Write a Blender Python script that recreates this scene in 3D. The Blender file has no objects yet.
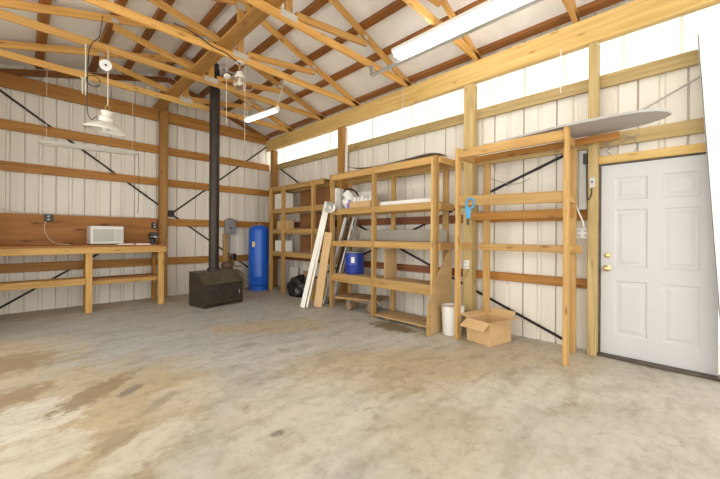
import bpy, bmesh, math, random
from mathutils import Vector, Matrix
random.seed(7)
SC = bpy.context.scene
COL = SC.collection
ORD = ['first','second','third','fourth','fifth','sixth','seventh','eighth']

# ------------------------------------------------------------------ materials
def newmat(name):
    m = bpy.data.materials.new(name); m.use_nodes = True
    nt = m.node_tree; nt.nodes.clear()
    out = nt.nodes.new('ShaderNodeOutputMaterial')
    b = nt.nodes.new('ShaderNodeBsdfPrincipled')
    nt.links.new(b.outputs[0], out.inputs[0])
    return m, nt, b, out
def N(nt, t, **kw):
    n = nt.nodes.new(t)
    for k, v in kw.items(): setattr(n, k, v)
    return n
def ramp(nt, stops):
    r = N(nt, 'ShaderNodeValToRGB'); e = r.color_ramp.elements
    while len(e) < len(stops): e.new(0.5)
    for i, (p, c) in enumerate(stops):
        e[i].position = p; e[i].color = (c[0], c[1], c[2], 1)
    return r
def plain(name, col, rough=.5, metal=0., var=.06, scale=6., bump=0.):
    m, nt, b, out = newmat(name)
    tc = N(nt, 'ShaderNodeTexCoord'); no = N(nt, 'ShaderNodeTexNoise'); no.inputs['Scale'].default_value = scale
    no.inputs['Detail'].default_value = 4
    nt.links.new(tc.outputs['Object'], no.inputs['Vector'])
    r = ramp(nt, [(.3, [c*(1-var) for c in col]), (.7, [min(1, c*(1+var)) for c in col])])
    nt.links.new(no.outputs['Fac'], r.inputs[0]); nt.links.new(r.outputs[0], b.inputs['Base Color'])
    b.inputs['Roughness'].default_value = rough; b.inputs['Metallic'].default_value = metal
    if bump:
        bp = N(nt, 'ShaderNodeBump'); bp.inputs['Strength'].default_value = bump; bp.inputs['Distance'].default_value = .02
        nt.links.new(no.outputs['Fac'], bp.inputs['Height']); nt.links.new(bp.outputs[0], b.inputs['Normal'])
    return m
def wood(name, light, dark, knot, grain=22., rough=.6, knots=True, kr_=(.05,.17)):
    m, nt, b, out = newmat(name)
    tc = N(nt, 'ShaderNodeTexCoord'); oi = N(nt, 'ShaderNodeObjectInfo')
    add = N(nt, 'ShaderNodeVectorMath', operation='ADD')
    mul = N(nt, 'ShaderNodeMath', operation='MULTIPLY'); mul.inputs[1].default_value = 37.
    nt.links.new(oi.outputs['Random'], mul.inputs[0])
    cmb = N(nt, 'ShaderNodeCombineXYZ')
    for i in range(3): nt.links.new(mul.outputs[0], cmb.inputs[i])
    nt.links.new(tc.outputs['Object'], add.inputs[0]); nt.links.new(cmb.outputs[0], add.inputs[1])
    mp = N(nt, 'ShaderNodeMapping'); mp.inputs['Scale'].default_value = (1.3, grain, grain)
    nt.links.new(add.outputs[0], mp.inputs['Vector'])
    no = N(nt, 'ShaderNodeTexNoise'); no.inputs['Scale'].default_value = 1.0; no.inputs['Detail'].default_value = 5
    no.inputs['Distortion'].default_value = .6
    nt.links.new(mp.outputs[0], no.inputs['Vector'])
    r = ramp(nt, [(.33, dark), (.62, light)])
    nt.links.new(no.outputs['Fac'], r.inputs[0])
    col = r.outputs[0]
    # board to board tone
    hs = N(nt, 'ShaderNodeHueSaturation'); mr = N(nt, 'ShaderNodeMapRange')
    mr.inputs['To Min'].default_value = .84; mr.inputs['To Max'].default_value = 1.12
    nt.links.new(oi.outputs['Random'], mr.inputs['Value']); nt.links.new(mr.outputs[0], hs.inputs['Value'])
    nt.links.new(col, hs.inputs['Color']); col = hs.outputs[0]
    if knots:
        mp2 = N(nt, 'ShaderNodeMapping'); mp2.inputs['Scale'].default_value = (2.6, 9., 9.)
        nt.links.new(add.outputs[0], mp2.inputs['Vector'])
        vo = N(nt, 'ShaderNodeTexVoronoi'); vo.inputs['Scale'].default_value = 1.
        nt.links.new(mp2.outputs[0], vo.inputs['Vector'])
        kr = ramp(nt, [(kr_[0], (1,1,1)), (kr_[1], (0,0,0))])
        nt.links.new(vo.outputs['Distance'], kr.inputs[0])
        mx = N(nt, 'ShaderNodeMixRGB'); mx.inputs[2].default_value = (*knot, 1)
        nt.links.new(kr.outputs[0], mx.inputs[0]); nt.links.new(col, mx.inputs[1]); col = mx.outputs[0]
    nt.links.new(col, b.inputs['Base Color'])
    b.inputs['Roughness'].default_value = rough
    return m
def emis(name, col, s):
    m, nt, b, out = newmat(name)
    b.inputs['Base Color'].default_value = (.9, .9, .9, 1)
    b.inputs['Emission Color'].default_value = (*col, 1); b.inputs['Emission Strength'].default_value = s
    return m

M = {}
M['pine'] = wood('pine_lumber', (.66,.455,.165), (.54,.34,.105), (.34,.18,.05))
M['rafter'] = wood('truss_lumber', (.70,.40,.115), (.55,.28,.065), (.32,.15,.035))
M['shelf'] = wood('shelf_lumber', (.53,.325,.11), (.40,.22,.064), (.24,.125,.033))
M['bench'] = wood('bench_lumber', (.62,.37,.115), (.48,.26,.066), (.30,.15,.04))
M['amber'] = wood('amber_lumber', (.46,.215,.042), (.34,.140,.022), (.18,.065,.012))
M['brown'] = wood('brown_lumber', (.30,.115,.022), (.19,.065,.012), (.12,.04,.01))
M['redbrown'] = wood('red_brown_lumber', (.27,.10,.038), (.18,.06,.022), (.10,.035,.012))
M['treated'] = wood('treated_lumber', (.52,.385,.17), (.39,.275,.105), (.24,.15,.055))
M['oldpost'] = wood('old_post_lumber', (.42,.21,.047), (.30,.14,.028), (.18,.075,.02))
M['ply'] = wood('plywood', (.44,.19,.040), (.32,.12,.022), (.13,.035,.008), grain=9., kr_=(.06,.24))
M['board'] = wood('hardboard', (.24,.105,.035), (.17,.07,.022), (.15,.06,.02), grain=5., knots=False)
M['tanboard'] = wood('tan_panel', (.56,.38,.19), (.46,.30,.14), (.4,.25,.1), grain=4., knots=False)
M['greyboard'] = plain('grey_board', (.36,.33,.28), .6, var=.08, scale=4)
M['ironing'] = plain('pale_grey_panel', (.44,.42,.41), .5, var=.04)
M['cardboard'] = plain('cardboard', (.60,.40,.20), .8, var=.08, scale=5)
M['white'] = plain('white_paint', (.80,.79,.77), .45, var=.03)
M['offwhite'] = plain('off_white_enamel', (.76,.74,.66), .35, var=.05)
M['stripgrey'] = plain('aged_white_enamel', (.50,.48,.42), .4, var=.05)
M['paper'] = plain('paper', (.82,.81,.79), .7, var=.04)
M['primed'] = plain('primed_board', (.80,.77,.70), .5, var=.05, scale=3)
M['door'] = plain('door_paint', (.58,.58,.59), .42, var=.02, scale=3)
M['iron'] = plain('stove_iron', (.050,.040,.029), .5, .3, var=.3, scale=9)
M['irontop'] = plain('stove_top_iron', (.095,.078,.055), .45, .35, var=.25, scale=9)
M['pipe'] = plain('stove_pipe', (.042,.033,.027), .5, .3, var=.25, scale=5)
M['black'] = plain('black_plastic', (.015,.014,.014), .35, var=.2)
M['bag'] = plain('black_poly', (.008,.008,.009), .30, var=.2)
M['strap'] = plain('black_steel', (.028,.024,.022), .5, .4, var=.2)
M['blue'] = plain('blue_enamel', (.010,.115,.60), .3, var=.05)
M['bluebin'] = plain('blue_plastic', (.015,.045,.33), .3, var=.1)
M['cyan'] = plain('cyan_plastic', (.05,.33,.62), .4, var=.05)
M['galv'] = plain('galvanized', (.50,.52,.53), .35, .75, var=.12, scale=20)
M['gusset'] = plain('gusset_steel', (.62,.58,.52), .45, .35, var=.1, scale=20)
M['greybox'] = plain('grey_enamel', (.27,.28,.29), .45, .2, var=.06)
M['lightgrey'] = plain('light_grey_plastic', (.58,.57,.55), .5, var=.04)
M['panelgrey'] = plain('appliance_grey', (.50,.50,.45), .4, var=.04)
M['brass'] = plain('brass', (.72,.55,.25), .25, .9, var=.05)
M['copper'] = plain('aged_brass', (.42,.28,.10), .4, .7, var=.15)
M['motor'] = plain('brown_motor', (.16,.10,.065), .5, .2, var=.2)
M['rope'] = plain('cotton_cord', (.72,.66,.52), .8, var=.1)
M['cord'] = plain('black_cord', (.03,.026,.024), .5)
M['beigecord'] = plain('beige_cord', (.66,.56,.40), .6)
M['amberrope'] = plain('yellow_cord', (.72,.50,.14), .6)
M['wheel'] = plain('caster_wheel', (.30,.19,.11), .6, var=.2)
M['rustwood'] = wood('dolly_wood', (.42,.26,.12), (.30,.17,.075), (.2,.1,.04), grain=12.)
M['sill'] = plain('dark_threshold', (.10,.08,.06), .6, .2, var=.3)
M['purple'] = plain('purple_plastic', (.22,.12,.48), .4)
M['label'] = plain('yellow_label', (.75,.62,.22), .5)
M['chrome'] = plain('spun_aluminium', (.80,.79,.77), .18, .9, var=.04)
M['tube'] = emis('lit_tube', (1,.97,.90), 18.)
M['tube_far'] = emis('lit_tube_far', (1,.97,.92), 7.)
M['siding'] = None

def siding(name, col):
    m, nt, b, out = newmat(name)
    tc = N(nt, 'ShaderNodeTexCoord'); no = N(nt, 'ShaderNodeTexNoise')
    mp = N(nt, 'ShaderNodeMapping'); mp.inputs['Scale'].default_value = (3, 3, .5)
    nt.links.new(tc.outputs['Object'], mp.inputs['Vector']); nt.links.new(mp.outputs[0], no.inputs['Vector'])
    no.inputs['Scale'].default_value = 1.4; no.inputs['Detail'].default_value = 5
    r = ramp(nt, [(.3, [c*.9 for c in col]), (.65, col)])
    nt.links.new(no.outputs['Fac'], r.inputs[0]); nt.links.new(r.outputs[0], b.inputs['Base Color'])
    b.inputs['Roughness'].default_value = .45
    return m
M['siding'] = siding('white_metal_siding', (.82,.77,.69))
M['sheetwhite'] = siding('white_sheet', (.88,.88,.87))

def insulation():
    m, nt, b, out = newmat('white_vinyl_insulation')
    tc = N(nt, 'ShaderNodeTexCoord'); no = N(nt, 'ShaderNodeTexNoise')
    nt.links.new(tc.outputs['Object'], no.inputs['Vector'])
    no.inputs['Scale'].default_value = 2.2; no.inputs['Detail'].default_value = 3; no.inputs['Distortion'].default_value = 1.2
    r = ramp(nt, [(.3, (.82,.795,.755)), (.7, (.91,.89,.86))])
    nt.links.new(no.outputs['Fac'], r.inputs[0]); nt.links.new(r.outputs[0], b.inputs['Base Color'])
    bp = N(nt, 'ShaderNodeBump'); bp.inputs['Strength'].default_value = .5; bp.inputs['Distance'].default_value = .03
    nt.links.new(no.outputs['Fac'], bp.inputs['Height']); nt.links.new(bp.outputs[0], b.inputs['Normal'])
    b.inputs['Roughness'].default_value = .4
    return m
M['insul'] = insulation()

def fiberglass():
    m, nt, b, out = newmat('translucent_fiberglass')
    t = N(nt, 'ShaderNodeBsdfTranslucent'); t.inputs[0].default_value = (.80,.79,.75,1)
    tr = N(nt, 'ShaderNodeBsdfTransparent'); tr.inputs[0].default_value = (.85,.84,.81,1)
    mx = N(nt, 'ShaderNodeMixShader'); mx.inputs[0].default_value = .35
    nt.links.new(t.outputs[0], mx.inputs[1]); nt.links.new(tr.outputs[0], mx.inputs[2])
    nt.links.new(mx.outputs[0], out.inputs[0])
    return m
M['fiberglass'] = fiberglass()

def glass():
    m, nt, b, out = newmat('clear_glass')
    g = N(nt, 'ShaderNodeBsdfGlossy'); g.inputs['Roughness'].default_value = .08; g.inputs[0].default_value = (.9,.88,.82,1)
    tr = N(nt, 'ShaderNodeBsdfTransparent'); tr.inputs[0].default_value = (.93,.92,.88,1)
    fr = N(nt, 'ShaderNodeLayerWeight'); fr.inputs[0].default_value = .45
    mx = N(nt, 'ShaderNodeMixShader')
    nt.links.new(fr.outputs['Facing'], mx.inputs[0]); nt.links.new(tr.outputs[0], mx.inputs[1]); nt.links.new(g.outputs[0], mx.inputs[2])
    nt.links.new(mx.outputs[0], out.inputs[0])
    return m
M['glass'] = glass()

def concrete():
    m, nt, b, out = newmat('stained_concrete')
    tc = N(nt, 'ShaderNodeTexCoord')
    def noise(scale, detail=6, dist=0., mscale=None, rough=.55, rot=0.):
        n = N(nt, 'ShaderNodeTexNoise'); n.inputs['Scale'].default_value = scale; n.inputs['Detail'].default_value = detail
        n.inputs['Distortion'].default_value = dist; n.inputs['Roughness'].default_value = rough
        if mscale:
            mp = N(nt, 'ShaderNodeMapping'); mp.inputs['Scale'].default_value = mscale; mp.inputs['Rotation'].default_value = (0,0,rot)
            nt.links.new(tc.outputs['Object'], mp.inputs['Vector']); nt.links.new(mp.outputs[0], n.inputs['Vector'])
        else: nt.links.new(tc.outputs['Object'], n.inputs['Vector'])
        return n
    def mix(fac, c1, c2, mode='MIX'):
        x = N(nt, 'ShaderNodeMixRGB', blend_type=mode)
        for i, s in ((0, fac), (1, c1), (2, c2)):
            if isinstance(s, (int, float)): x.inputs[i].default_value = s
            elif isinstance(s, tuple): x.inputs[i].default_value = (*s, 1)
            else: nt.links.new(s, x.inputs[i])
        return x.outputs[0]
    def spot(cx, cy, rx, ry, rot, edge, wob=1.0, nscale=3.1):
        # soft-edged irregular patch of dirt at a place on the slab
        mp = N(nt, 'ShaderNodeMapping', vector_type='TEXTURE'); mp.inputs['Location'].default_value = (cx, cy, 0)
        mp.inputs['Rotation'].default_value = (0, 0, rot); mp.inputs['Scale'].default_value = (rx, ry, 1)
        nt.links.new(tc.outputs['Object'], mp.inputs['Vector'])
        ln = N(nt, 'ShaderNodeVectorMath', operation='LENGTH'); nt.links.new(mp.outputs[0], ln.inputs[0])
        n = noise(max(nscale, 1.6/min(rx, ry)), 8, .25, None, .66)
        s = N(nt, 'ShaderNodeMath', operation='MULTIPLY_ADD'); s.inputs[1].default_value = wob*2
        nt.links.new(n.outputs['Fac'], s.inputs[0]); nt.links.new(ln.outputs['Value'], s.inputs[2])
        mr = N(nt, 'ShaderNodeMapRange', interpolation_type='SMOOTHSTEP')
        mr.inputs['From Min'].default_value = 1+wob+edge; mr.inputs['From Max'].default_value = 1+wob-edge
        nt.links.new(s.outputs[0], mr.inputs['Value'])
        return mr.outputs[0]
    def scale(v, k):
        s = N(nt, 'ShaderNodeMath', operation='MULTIPLY'); s.inputs[1].default_value = k; nt.links.new(v, s.inputs[0]); return s.outputs[0]
    big = noise(.9, 6, .8); 
    r = ramp(nt, [(.32, (.385,.37,.33)), (.5, (.455,.43,.38)), (.68, (.52,.495,.435))])
    nt.links.new(big.outputs['Fac'], r.inputs[0]); c = r.outputs[0]
    # cool grey scrubbed area in the back
    c = mix(scale(spot(1.3, 4.9, 2.1, 1.7, .4, .55), .85), c, (.375,.385,.38))
    c = mix(scale(spot(2.8, 3.4, 1.3, 1.1, .4, .5), .4), c, (.42,.42,.405))
    # tan dirt
    for p, k in (((.15, 3.3, 1.0, .9, .2, .45), .75), ((.5, 2.7, .9, .5, .9, .4), .6), ((2.45, 4.2, .85, .36, -.6, .25), .75), ((2.5, 2.1, .95, .55, -.75, .35), .7),
                 ((-.3, 4.9, .7, 1.0, 0, .4), .8), ((3.3, 1.5, .9, .5, -.6, .5), .45), ((1.9, 1.2, .5, .5, .3, .4), .4), ((4.0, 1.6, .5, 1.2, 0, .4), .35), ((3.0,6.6,1.2,.5,0,.4),.5),
                 ((.6,7.4,2.5,.35,0,.4),.6), ((1.2, 2.0, .6, .4, .8, .4), .35)):
        c = mix(scale(spot(*p), k), c, (.44,.35,.215))
    # pale worn patches
    for p, k in (((-.02, 3.25, .35, .3, .3, .12), .8), ((.02, 2.7, .3, .25, .3, .15), .6), ((3.0, .9, .9, .3, -.7, .4), .6), ((1.5, 1.9, .7, .5, .5, .4), .5), ((2.2,.5,.8,.5,-.7,.5),.4),
                 ((.55,2.35,.3,.16,.5,.15),.6), ((1.0,2.9,.3,.25,.5,.3),.4)):
        c = mix(scale(spot(*p, 1.1, 4.2), k), c, (.575,.54,.46))
    # streaky wear
    st = noise(1.7, 9, .35, (1.1, 3.2, 1), .68, .8)
    r2 = ramp(nt, [(.36, (.76,.72,.66)), (.5, (1,1,1)), (.66, (1.10,1.09,1.07))]); nt.links.new(st.outputs['Fac'], r2.inputs[0])
    c = mix(.75, c, r2.outputs[0], 'MULTIPLY')
    blot = noise(3.6, 9, .3, None, .70)
    r4 = ramp(nt, [(.3, (.62,.56,.47)), (.42, (1,1,1)), (.62, (1,1,1)), (.75, (1.08,1.08,1.07))]); nt.links.new(blot.outputs['Fac'], r4.inputs[0])
    c = mix(.8, c, r4.outputs[0], 'MULTIPLY')
    b2 = noise(11, 8, .2, None, .7)
    r5 = ramp(nt, [(.34, (.74,.69,.61)), (.5, (1,1,1)), (.68, (1.12,1.12,1.10))]); nt.links.new(b2.outputs['Fac'], r5.inputs[0])
    c = mix(.6, c, r5.outputs[0], 'MULTIPLY')
    # dark oil and rust stains
    for p, k, col in (((.42, 3.45, .34, .12, .75, .2), .75, (.24,.165,.085)), ((.62, 3.28, .12, .05, .7, .2), .7, (.16,.14,.12)), ((-.14, 3.75, .3, .2, .6, .25), .8, (.27,.185,.10)),
                      ((-.2, 4.75, .42, .35, .3, .35), .8, (.25,.17,.09)), ((3.67, 2.98, .36, .17, 1.55, .25), .9, (.16,.11,.055)), ((4.42, .25, .22, .09, 1.5, .3), .8, (.21,.18,.15)),
                      ((1.86, 3.68, .12, .08, 0, .3), .5, (.22,.19,.15)), ((1.16, 1.9, .05, .03, 0, .3), .6, (.1,.09,.07)), ((2.2, 2.65, .18, .1, .5, .4), .4, (.3,.26,.2)), ((.42,2.55,.14,.09,.5,.3),.6,(.27,.21,.13)),
                      ((3.0,1.95,.2,.05,-.6,.3),.4,(.3,.25,.19)), ((2.9,.6,.3,.07,-.6,.4),.4,(.36,.31,.24)), ((3.5,.45,.3,.06,-.7,.4),.4,(.34,.29,.23)), ((.75,2.9,.2,.05,.7,.3),.6,(.28,.24,.18))):
        c = mix(scale(spot(*p, 1.1, 7.), k), c, col)
    # flecks
    fl = noise(34, 3, 0); r3 = ramp(nt, [(.27, (.52,.48,.42)), (.33, (1,1,1))]); nt.links.new(fl.outputs['Fac'], r3.inputs[0])
    c = mix(.55, c, r3.outputs[0], 'MULTIPLY')
    nt.links.new(c, b.inputs['Base Color'])
    rr = N(nt, 'ShaderNodeMapRange'); rr.inputs['To Min'].default_value = .42; rr.inputs['To Max'].default_value = .7
    nt.links.new(big.outputs['Fac'], rr.inputs['Value']); nt.links.new(rr.outputs[0], b.inputs['Roughness'])
    bp = N(nt, 'ShaderNodeBump'); bp.inputs['Strength'].default_value = .15; bp.inputs['Distance'].default_value = .01
    nt.links.new(blot.outputs['Fac'], bp.inputs['Height']); nt.links.new(bp.outputs[0], b.inputs['Normal'])
    return m
M['floor'] = concrete()

# ------------------------------------------------------------------ builders
MW = {}
def link(o, world, parent=None):
    COL.objects.link(o)
    MW[o.name] = world
    if parent is not None:
        o.parent = parent
        o.matrix_basis = MW[parent.name].inverted() @ world
    else:
        o.matrix_basis = world
    return o
def tag(o, label=None, cat=None, group=None, kind=None):
    if label: o['label'] = label
    if cat: o['category'] = cat
    if group: o['group'] = group
    if kind: o['kind'] = kind
    return o
def thing(name, loc, label, cat, group=None, rz=0., kind=None):
    o = bpy.data.objects.new(name, None); o.empty_display_size = .1
    link(o, Matrix.Translation(Vector(loc)) @ Matrix.Rotation(rz, 4, 'Z'))
    return tag(o, label, cat, group, kind)
def meshobj(name, bm, mat, parent=None, world=None, smooth=False):
    me = bpy.data.meshes.new(name)
    bmesh.ops.recalc_face_normals(bm, faces=bm.faces)
    bm.to_mesh(me); bm.free()
    if isinstance(mat, str): mat = M[mat]
    me.materials.append(mat)
    if smooth:
        for p in me.polygons: p.use_smooth = True
        try: me.set_sharp_from_angle(angle=math.radians(38))
        except Exception: pass
    o = bpy.data.objects.new(name, me)
    return link(o, world if world is not None else Matrix.Identity(4), parent)
def addbox(bm, c, s, bev=.0, mat=None):
    r = bmesh.ops.create_cube(bm, size=1.)
    vs = r['verts']
    for v in vs: v.co = Vector((v.co.x*s[0], v.co.y*s[1], v.co.z*s[2]))
    if bev > 0:
        es = list({e for v in vs for e in v.link_edges})
        rb = bmesh.ops.bevel(bm, geom=es, offset=min(bev, min(s)*.3), segments=1, affect='EDGES', profile=.5)
        vs = list({v for f in rb['faces'] for v in f.verts})
        # bevel keeps all verts of the box in its face set
    T = mat if mat is not None else Matrix.Identity(4)
    for v in vs: v.co = T @ (v.co + Vector(c))
    return vs
def box(name, c, s, mat, parent=None, bev=.004, rot=None, orig=True):
    bm = bmesh.new(); addbox(bm, (0,0,0), s, bev)
    w = Matrix.Translation(Vector(c))
    if rot is not None: w = w @ (rot if isinstance(rot, Matrix) else Matrix.Rotation(rot, 4, 'Z'))
    return meshobj(name, bm, mat, parent, w)
def frame_mat(p0, p1, up=(0,0,1)):
    p0 = Vector(p0); p1 = Vector(p1); x = (p1-p0).normalized(); u = Vector(up)
    z = (u - x*u.dot(x)); 
    if z.length < 1e-4: u = Vector((1,0,0)); z = u - x*u.dot(x)
    z.normalize(); y = z.cross(x)
    m = Matrix(((x.x,y.x,z.x,0),(x.y,y.y,z.y,0),(x.z,y.z,z.z,0),(0,0,0,1)))
    m.translation = (p0+p1)/2
    return m, (p1-p0).length
def lumber(name, p0, p1, wide, thick, mat, parent=None, up=(0,0,1), bev=.004):
    """board whose axis runs p0->p1; `wide` along up, `thick` across"""
    m, L = frame_mat(p0, p1, up)
    bm = bmesh.new(); addbox(bm, (0,0,0), (L, thick, wide), bev)
    return meshobj(name, bm, mat, parent, m)
def addtube(bm, pts, r, seg=8, cap=True):
    pts = [Vector(p) for p in pts]; rings = []
    n = None
    for i, p in enumerate(pts):
        d = (pts[min(i+1, len(pts)-1)] - pts[max(i-1, 0)]).normalized()
        if n is None:
            n = d.orthogonal().normalized()
        else:
            n = (n - d*n.dot(d)).normalized()
        b = d.cross(n)
        rr = r[i] if isinstance(r, (list, tuple)) else r
        rings.append([bm.verts.new(p + (n*math.cos(2*math.pi*k/seg) + b*math.sin(2*math.pi*k/seg))*rr) for k in range(seg)])
    for a, c in zip(rings, rings[1:]):
        for k in range(seg): bm.faces.new((a[k], a[(k+1) % seg], c[(k+1) % seg], c[k]))
    if cap:
        bm.faces.new(rings[0][::-1]); bm.faces.new(rings[-1])
def tube(name, pts, r, mat, parent=None, seg=8):
    o0 = Vector(pts[0]); bm = bmesh.new(); addtube(bm, [Vector(p)-o0 for p in pts], r, seg)
    return meshobj(name, bm, mat, parent, Matrix.Translation(o0), smooth=True)
def smoothpath(pts, n=6):
    pts = [Vector(p) for p in pts]; out = []
    P = [pts[0]] + pts + [pts[-1]]
    for i in range(1, len(P)-2):
        a, b, c, d = P[i-1], P[i], P[i+1], P[i+2]
        for k in range(n):
            t = k/n
            out.append(.5*((2*b)+(c-a)*t+(2*a-5*b+4*c-d)*t*t+(3*b-a-3*c+d)*t**3))
    out.append(pts[-1]); return out
def lathe(name, prof, loc, mat, parent=None, seg=32, rot=None, capb=True, capt=True):
    bm = bmesh.new(); rings = []
    for r, z in prof:
        rings.append([bm.verts.new((r*math.cos(2*math.pi*k/seg), r*math.sin(2*math.pi*k/seg), z)) for k in range(seg)])
    for a, c in zip(rings, rings[1:]):
        for k in range(seg): bm.faces.new((a[k], a[(k+1) % seg], c[(k+1) % seg], c[k]))
    if capb: bm.faces.new(rings[0][::-1])
    if capt: bm.faces.new(rings[-1])
    w = Matrix.Translation(Vector(loc))
    if rot is not None: w = w @ rot
    return meshobj(name, bm, mat, parent, w, smooth=True)
def prism(name, poly, t, mat, parent=None, world=None, bev=0.):
    """polygon in local XY, extruded t along local Z (centred)"""
    bm = bmesh.new()
    a = [bm.verts.new((x, y, -t/2)) for x, y in poly]; b = [bm.verts.new((x, y, t/2)) for x, y in poly]
    bm.faces.new(a[::-1]); bm.faces.new(b)
    for i in range(len(poly)):
        j = (i+1) % len(poly); bm.faces.new((a[i], a[j], b[j], b[i]))
    return meshobj(name, bm, mat, parent, world)
def axes(o, x, y, z):
    m = Matrix(((x[0],y[0],z[0],0),(x[1],y[1],z[1],0),(x[2],y[2],z[2],0),(0,0,0,1))); m.translation = Vector(o); return m

# ------------------------------------------------------------------ key numbers
XG = 4.47          # interior face of the right wall girts
XM = 4.532         # right wall metal
YG = 7.740         # interior face of the back wall girts
YM = 7.800
ZB0, ZB1 = 3.42, 3.70   # eave beam
RX, RZ = 2.10, 4.585    # ridge, top edge of top chords
SR, SL = .335, .285
def roof(x): return RZ - SR*(x-RX) if x > RX else RZ - SL*(RX-x)

# ------------------------------------------------------------------ setting
def profile(a0, a1, pitch=.19, depth=.024):
    """ribbed sheet: (coordinate, outward offset) pairs"""
    pts = []; k = math.floor(a0/pitch)
    while k*pitch < a1+pitch:
        c = k*pitch
        if k % 2: rib = ((-.030, 0), (-.018, depth), (.016, depth), (.028, 0))
        else: rib = ((-.009, 0), (-.006, depth*1.5), (.006, depth*1.5), (.009, 0))
        for d, o in rib: pts.append((c+d, o))
        k += 1
    pts.sort()
    res = [(a0, 0)] + [p for p in pts if a0 < p[0] < a1] + [(a1, 0)]
    return res
def addsheet(bm, axis, a0, a1, z0, z1, plane, thick=.0012, pitch=.19, depth=.024):
    f1 = z1 if callable(z1) else (lambda a: z1)
    pr = profile(a0, a1, pitch, depth)
    if callable(z1):
        pr = sorted(pr + [(RX, 0)]) if a0 < RX < a1 else pr
    rows = []
    for a, o in pr:
        r = []
        for dz in (0, thick):
            p = plane + o + dz
            for z in (z0, f1(a)):
                r.append(bm.verts.new((p, a, z) if axis == 'y' else (a, p, z)))
        rows.append(r)
    for a, b in zip(rows, rows[1:]):
        bm.faces.new((a[0], b[0], b[1], a[1])); bm.faces.new((a[2], a[3], b[3], b[2]))
        bm.faces.new((a[0], a[2], b[2], b[0])); bm.faces.new((a[1], b[1], b[3], a[3]))
    for r in (rows[0], rows[-1]): bm.faces.new((r[0], r[1], r[3], r[2]))
def struct(o): o['kind'] = 'structure'; return o

bm = bmesh.new(); addbox(bm, (1.9, 2.8, -.075), (8.0, 12.0, .15), 0)
struct(meshobj('floor', bm, 'floor'))

bm = bmesh.new()
addsheet(bm, 'x', -.9, XM, 0, lambda a: roof(a)+.095, YM)
struct(meshobj('wall_back', bm, 'siding'))

bm = bmesh.new()
addsheet(bm, 'y', 5.9, YM, 0, roof(-.86)+.06, -.86, thick=-.0012, depth=-.024)  # unseen stretch of wall, added and sized to hold back side light
struct(meshobj('wall_left_blocker', bm, 'siding'))
DY0, DY1 = -.22, .695      # door opening
bm = bmesh.new()
addsheet(bm, 'y', -2.6, DY0-.03, 0, 3.0, XM)
addsheet(bm, 'y', DY0-.03, DY1+.03, 2.10, 3.0, XM)
addsheet(bm, 'y', DY1+.03, YM, 0, 3.0, XM)
addsheet(bm, 'y', -2.6, YM, 3.533, 3.835, XM)
struct(meshobj('wall_right', bm, 'siding'))
# translucent strip above the top girt, one panel per bay
for i, (a0, a1) in enumerate(((4.90, 7.44), (2.22, 4.86), (.76, 2.18), (-2.6, .72))):
    bm = bmesh.new(); addsheet(bm, 'y', a0, a1, 3.003, 3.53, XM, pitch=.30, depth=.02)
    for k in range(int((a1-a0)/.45)):
        addbox(bm, (XM-.005, a1-.22-.45*k, 3.266), (.003, .030, .526), 0)
    struct(meshobj('window_%d' % (i+1), bm, 'fiberglass'))

# roof insulation
bm = bmesh.new()
Y0, Y1 = -2.6, YM+.05
xs = [-1.3] + [-1.3 + (RX+1.3)*i/12 for i in range(1, 12)] + [RX] + [RX + (4.95-RX)*i/10 for i in range(1, 11)]
ny = 22
grid = {}
for i, x in enumerate(xs):
    for j in range(ny+1):
        y = Y0 + (Y1-Y0)*j/ny
        grid[i, j] = bm.verts.new((x, y, roof(x)+.067))
top = {}
for i, x in enumerate(xs):
    for j in range(ny+1): top[i, j] = bm.verts.new((x, grid[i, j].co.y, roof(x)+.12))
nx = len(xs)-1
for i in range(nx):
    for j in range(ny):
        bm.faces.new((grid[i,j], grid[i+1,j], grid[i+1,j+1], grid[i,j+1])); bm.faces.new((top[i,j], top[i,j+1], top[i+1,j+1], top[i+1,j]))
for i in range(nx):
    for j in (0, ny): bm.faces.new((grid[i,j], grid[i+1,j], top[i+1,j], top[i,j]))
for j in range(ny):
    for i in (0, nx): bm.faces.new((grid[i,j], grid[i,j+1], top[i,j+1], top[i,j]))
struct(meshobj('ceiling', bm, 'insul'))

# ------------------------------------------------------------------ posts, girts, beam
def one(o, label, cat, group=None): return tag(o, label, cat, group)
def post(name, x0, x1, y0, y1, z1, mat, label, cat='post'):
    o = lumber(name, ((x0+x1)/2, (y0+y1)/2, 0), ((x0+x1)/2, (y0+y1)/2, z1), x1-x0, y1-y0, mat, up=(1,0,0), bev=.006)
    return one(o, label, cat)
post('wall_post', 4.33, 4.467, 7.36, 7.50, 3.417, 'oldpost', 'timber corner post on right wall behind the blue tank')
post('wall_post', 4.33, 4.467, 4.805, 4.945, ZB0-.003, 'oldpost', 'weathered timber post on right wall behind the tall shelving rack')
post('wall_post', 4.33, 4.467, 2.12, 2.26, ZB0-.003, 'treated', 'thick pale timber post standing on right wall behind the white bucket and cardboard box')
post('wall_post', 4.33, 4.467, .70, .785, ZB0-.003, 'treated', 'narrow timber post beside the door latch side')
post('wall_post', 1.915, 2.055, 7.60, 7.737, 4.20, 'oldpost', 'tall centre post on back wall at right end of workbench')
# eave beam in two planks
bt = thing('eave_beam', (4.30, 2.5, ZB0), 'long heavy pine beam running under the roof along the right wall', 'beam')
lumber('plank', (4.348, -2.5, (ZB0+ZB1)/2), (4.348, 7.70, (ZB0+ZB1)/2), ZB1-ZB0, .038, 'pine', bt)
lumber('ledger', (4.425, -2.5, ZB0+.075), (4.425, 7.70, ZB0+.075), .10, .10, 'pine', bt)
tag(bt)
# stub posts above beam
for y, nm in ((2.19, 'above the pale timber post near the bucket'), (4.875, 'above the weathered post behind the tall rack')):
    pass

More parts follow.
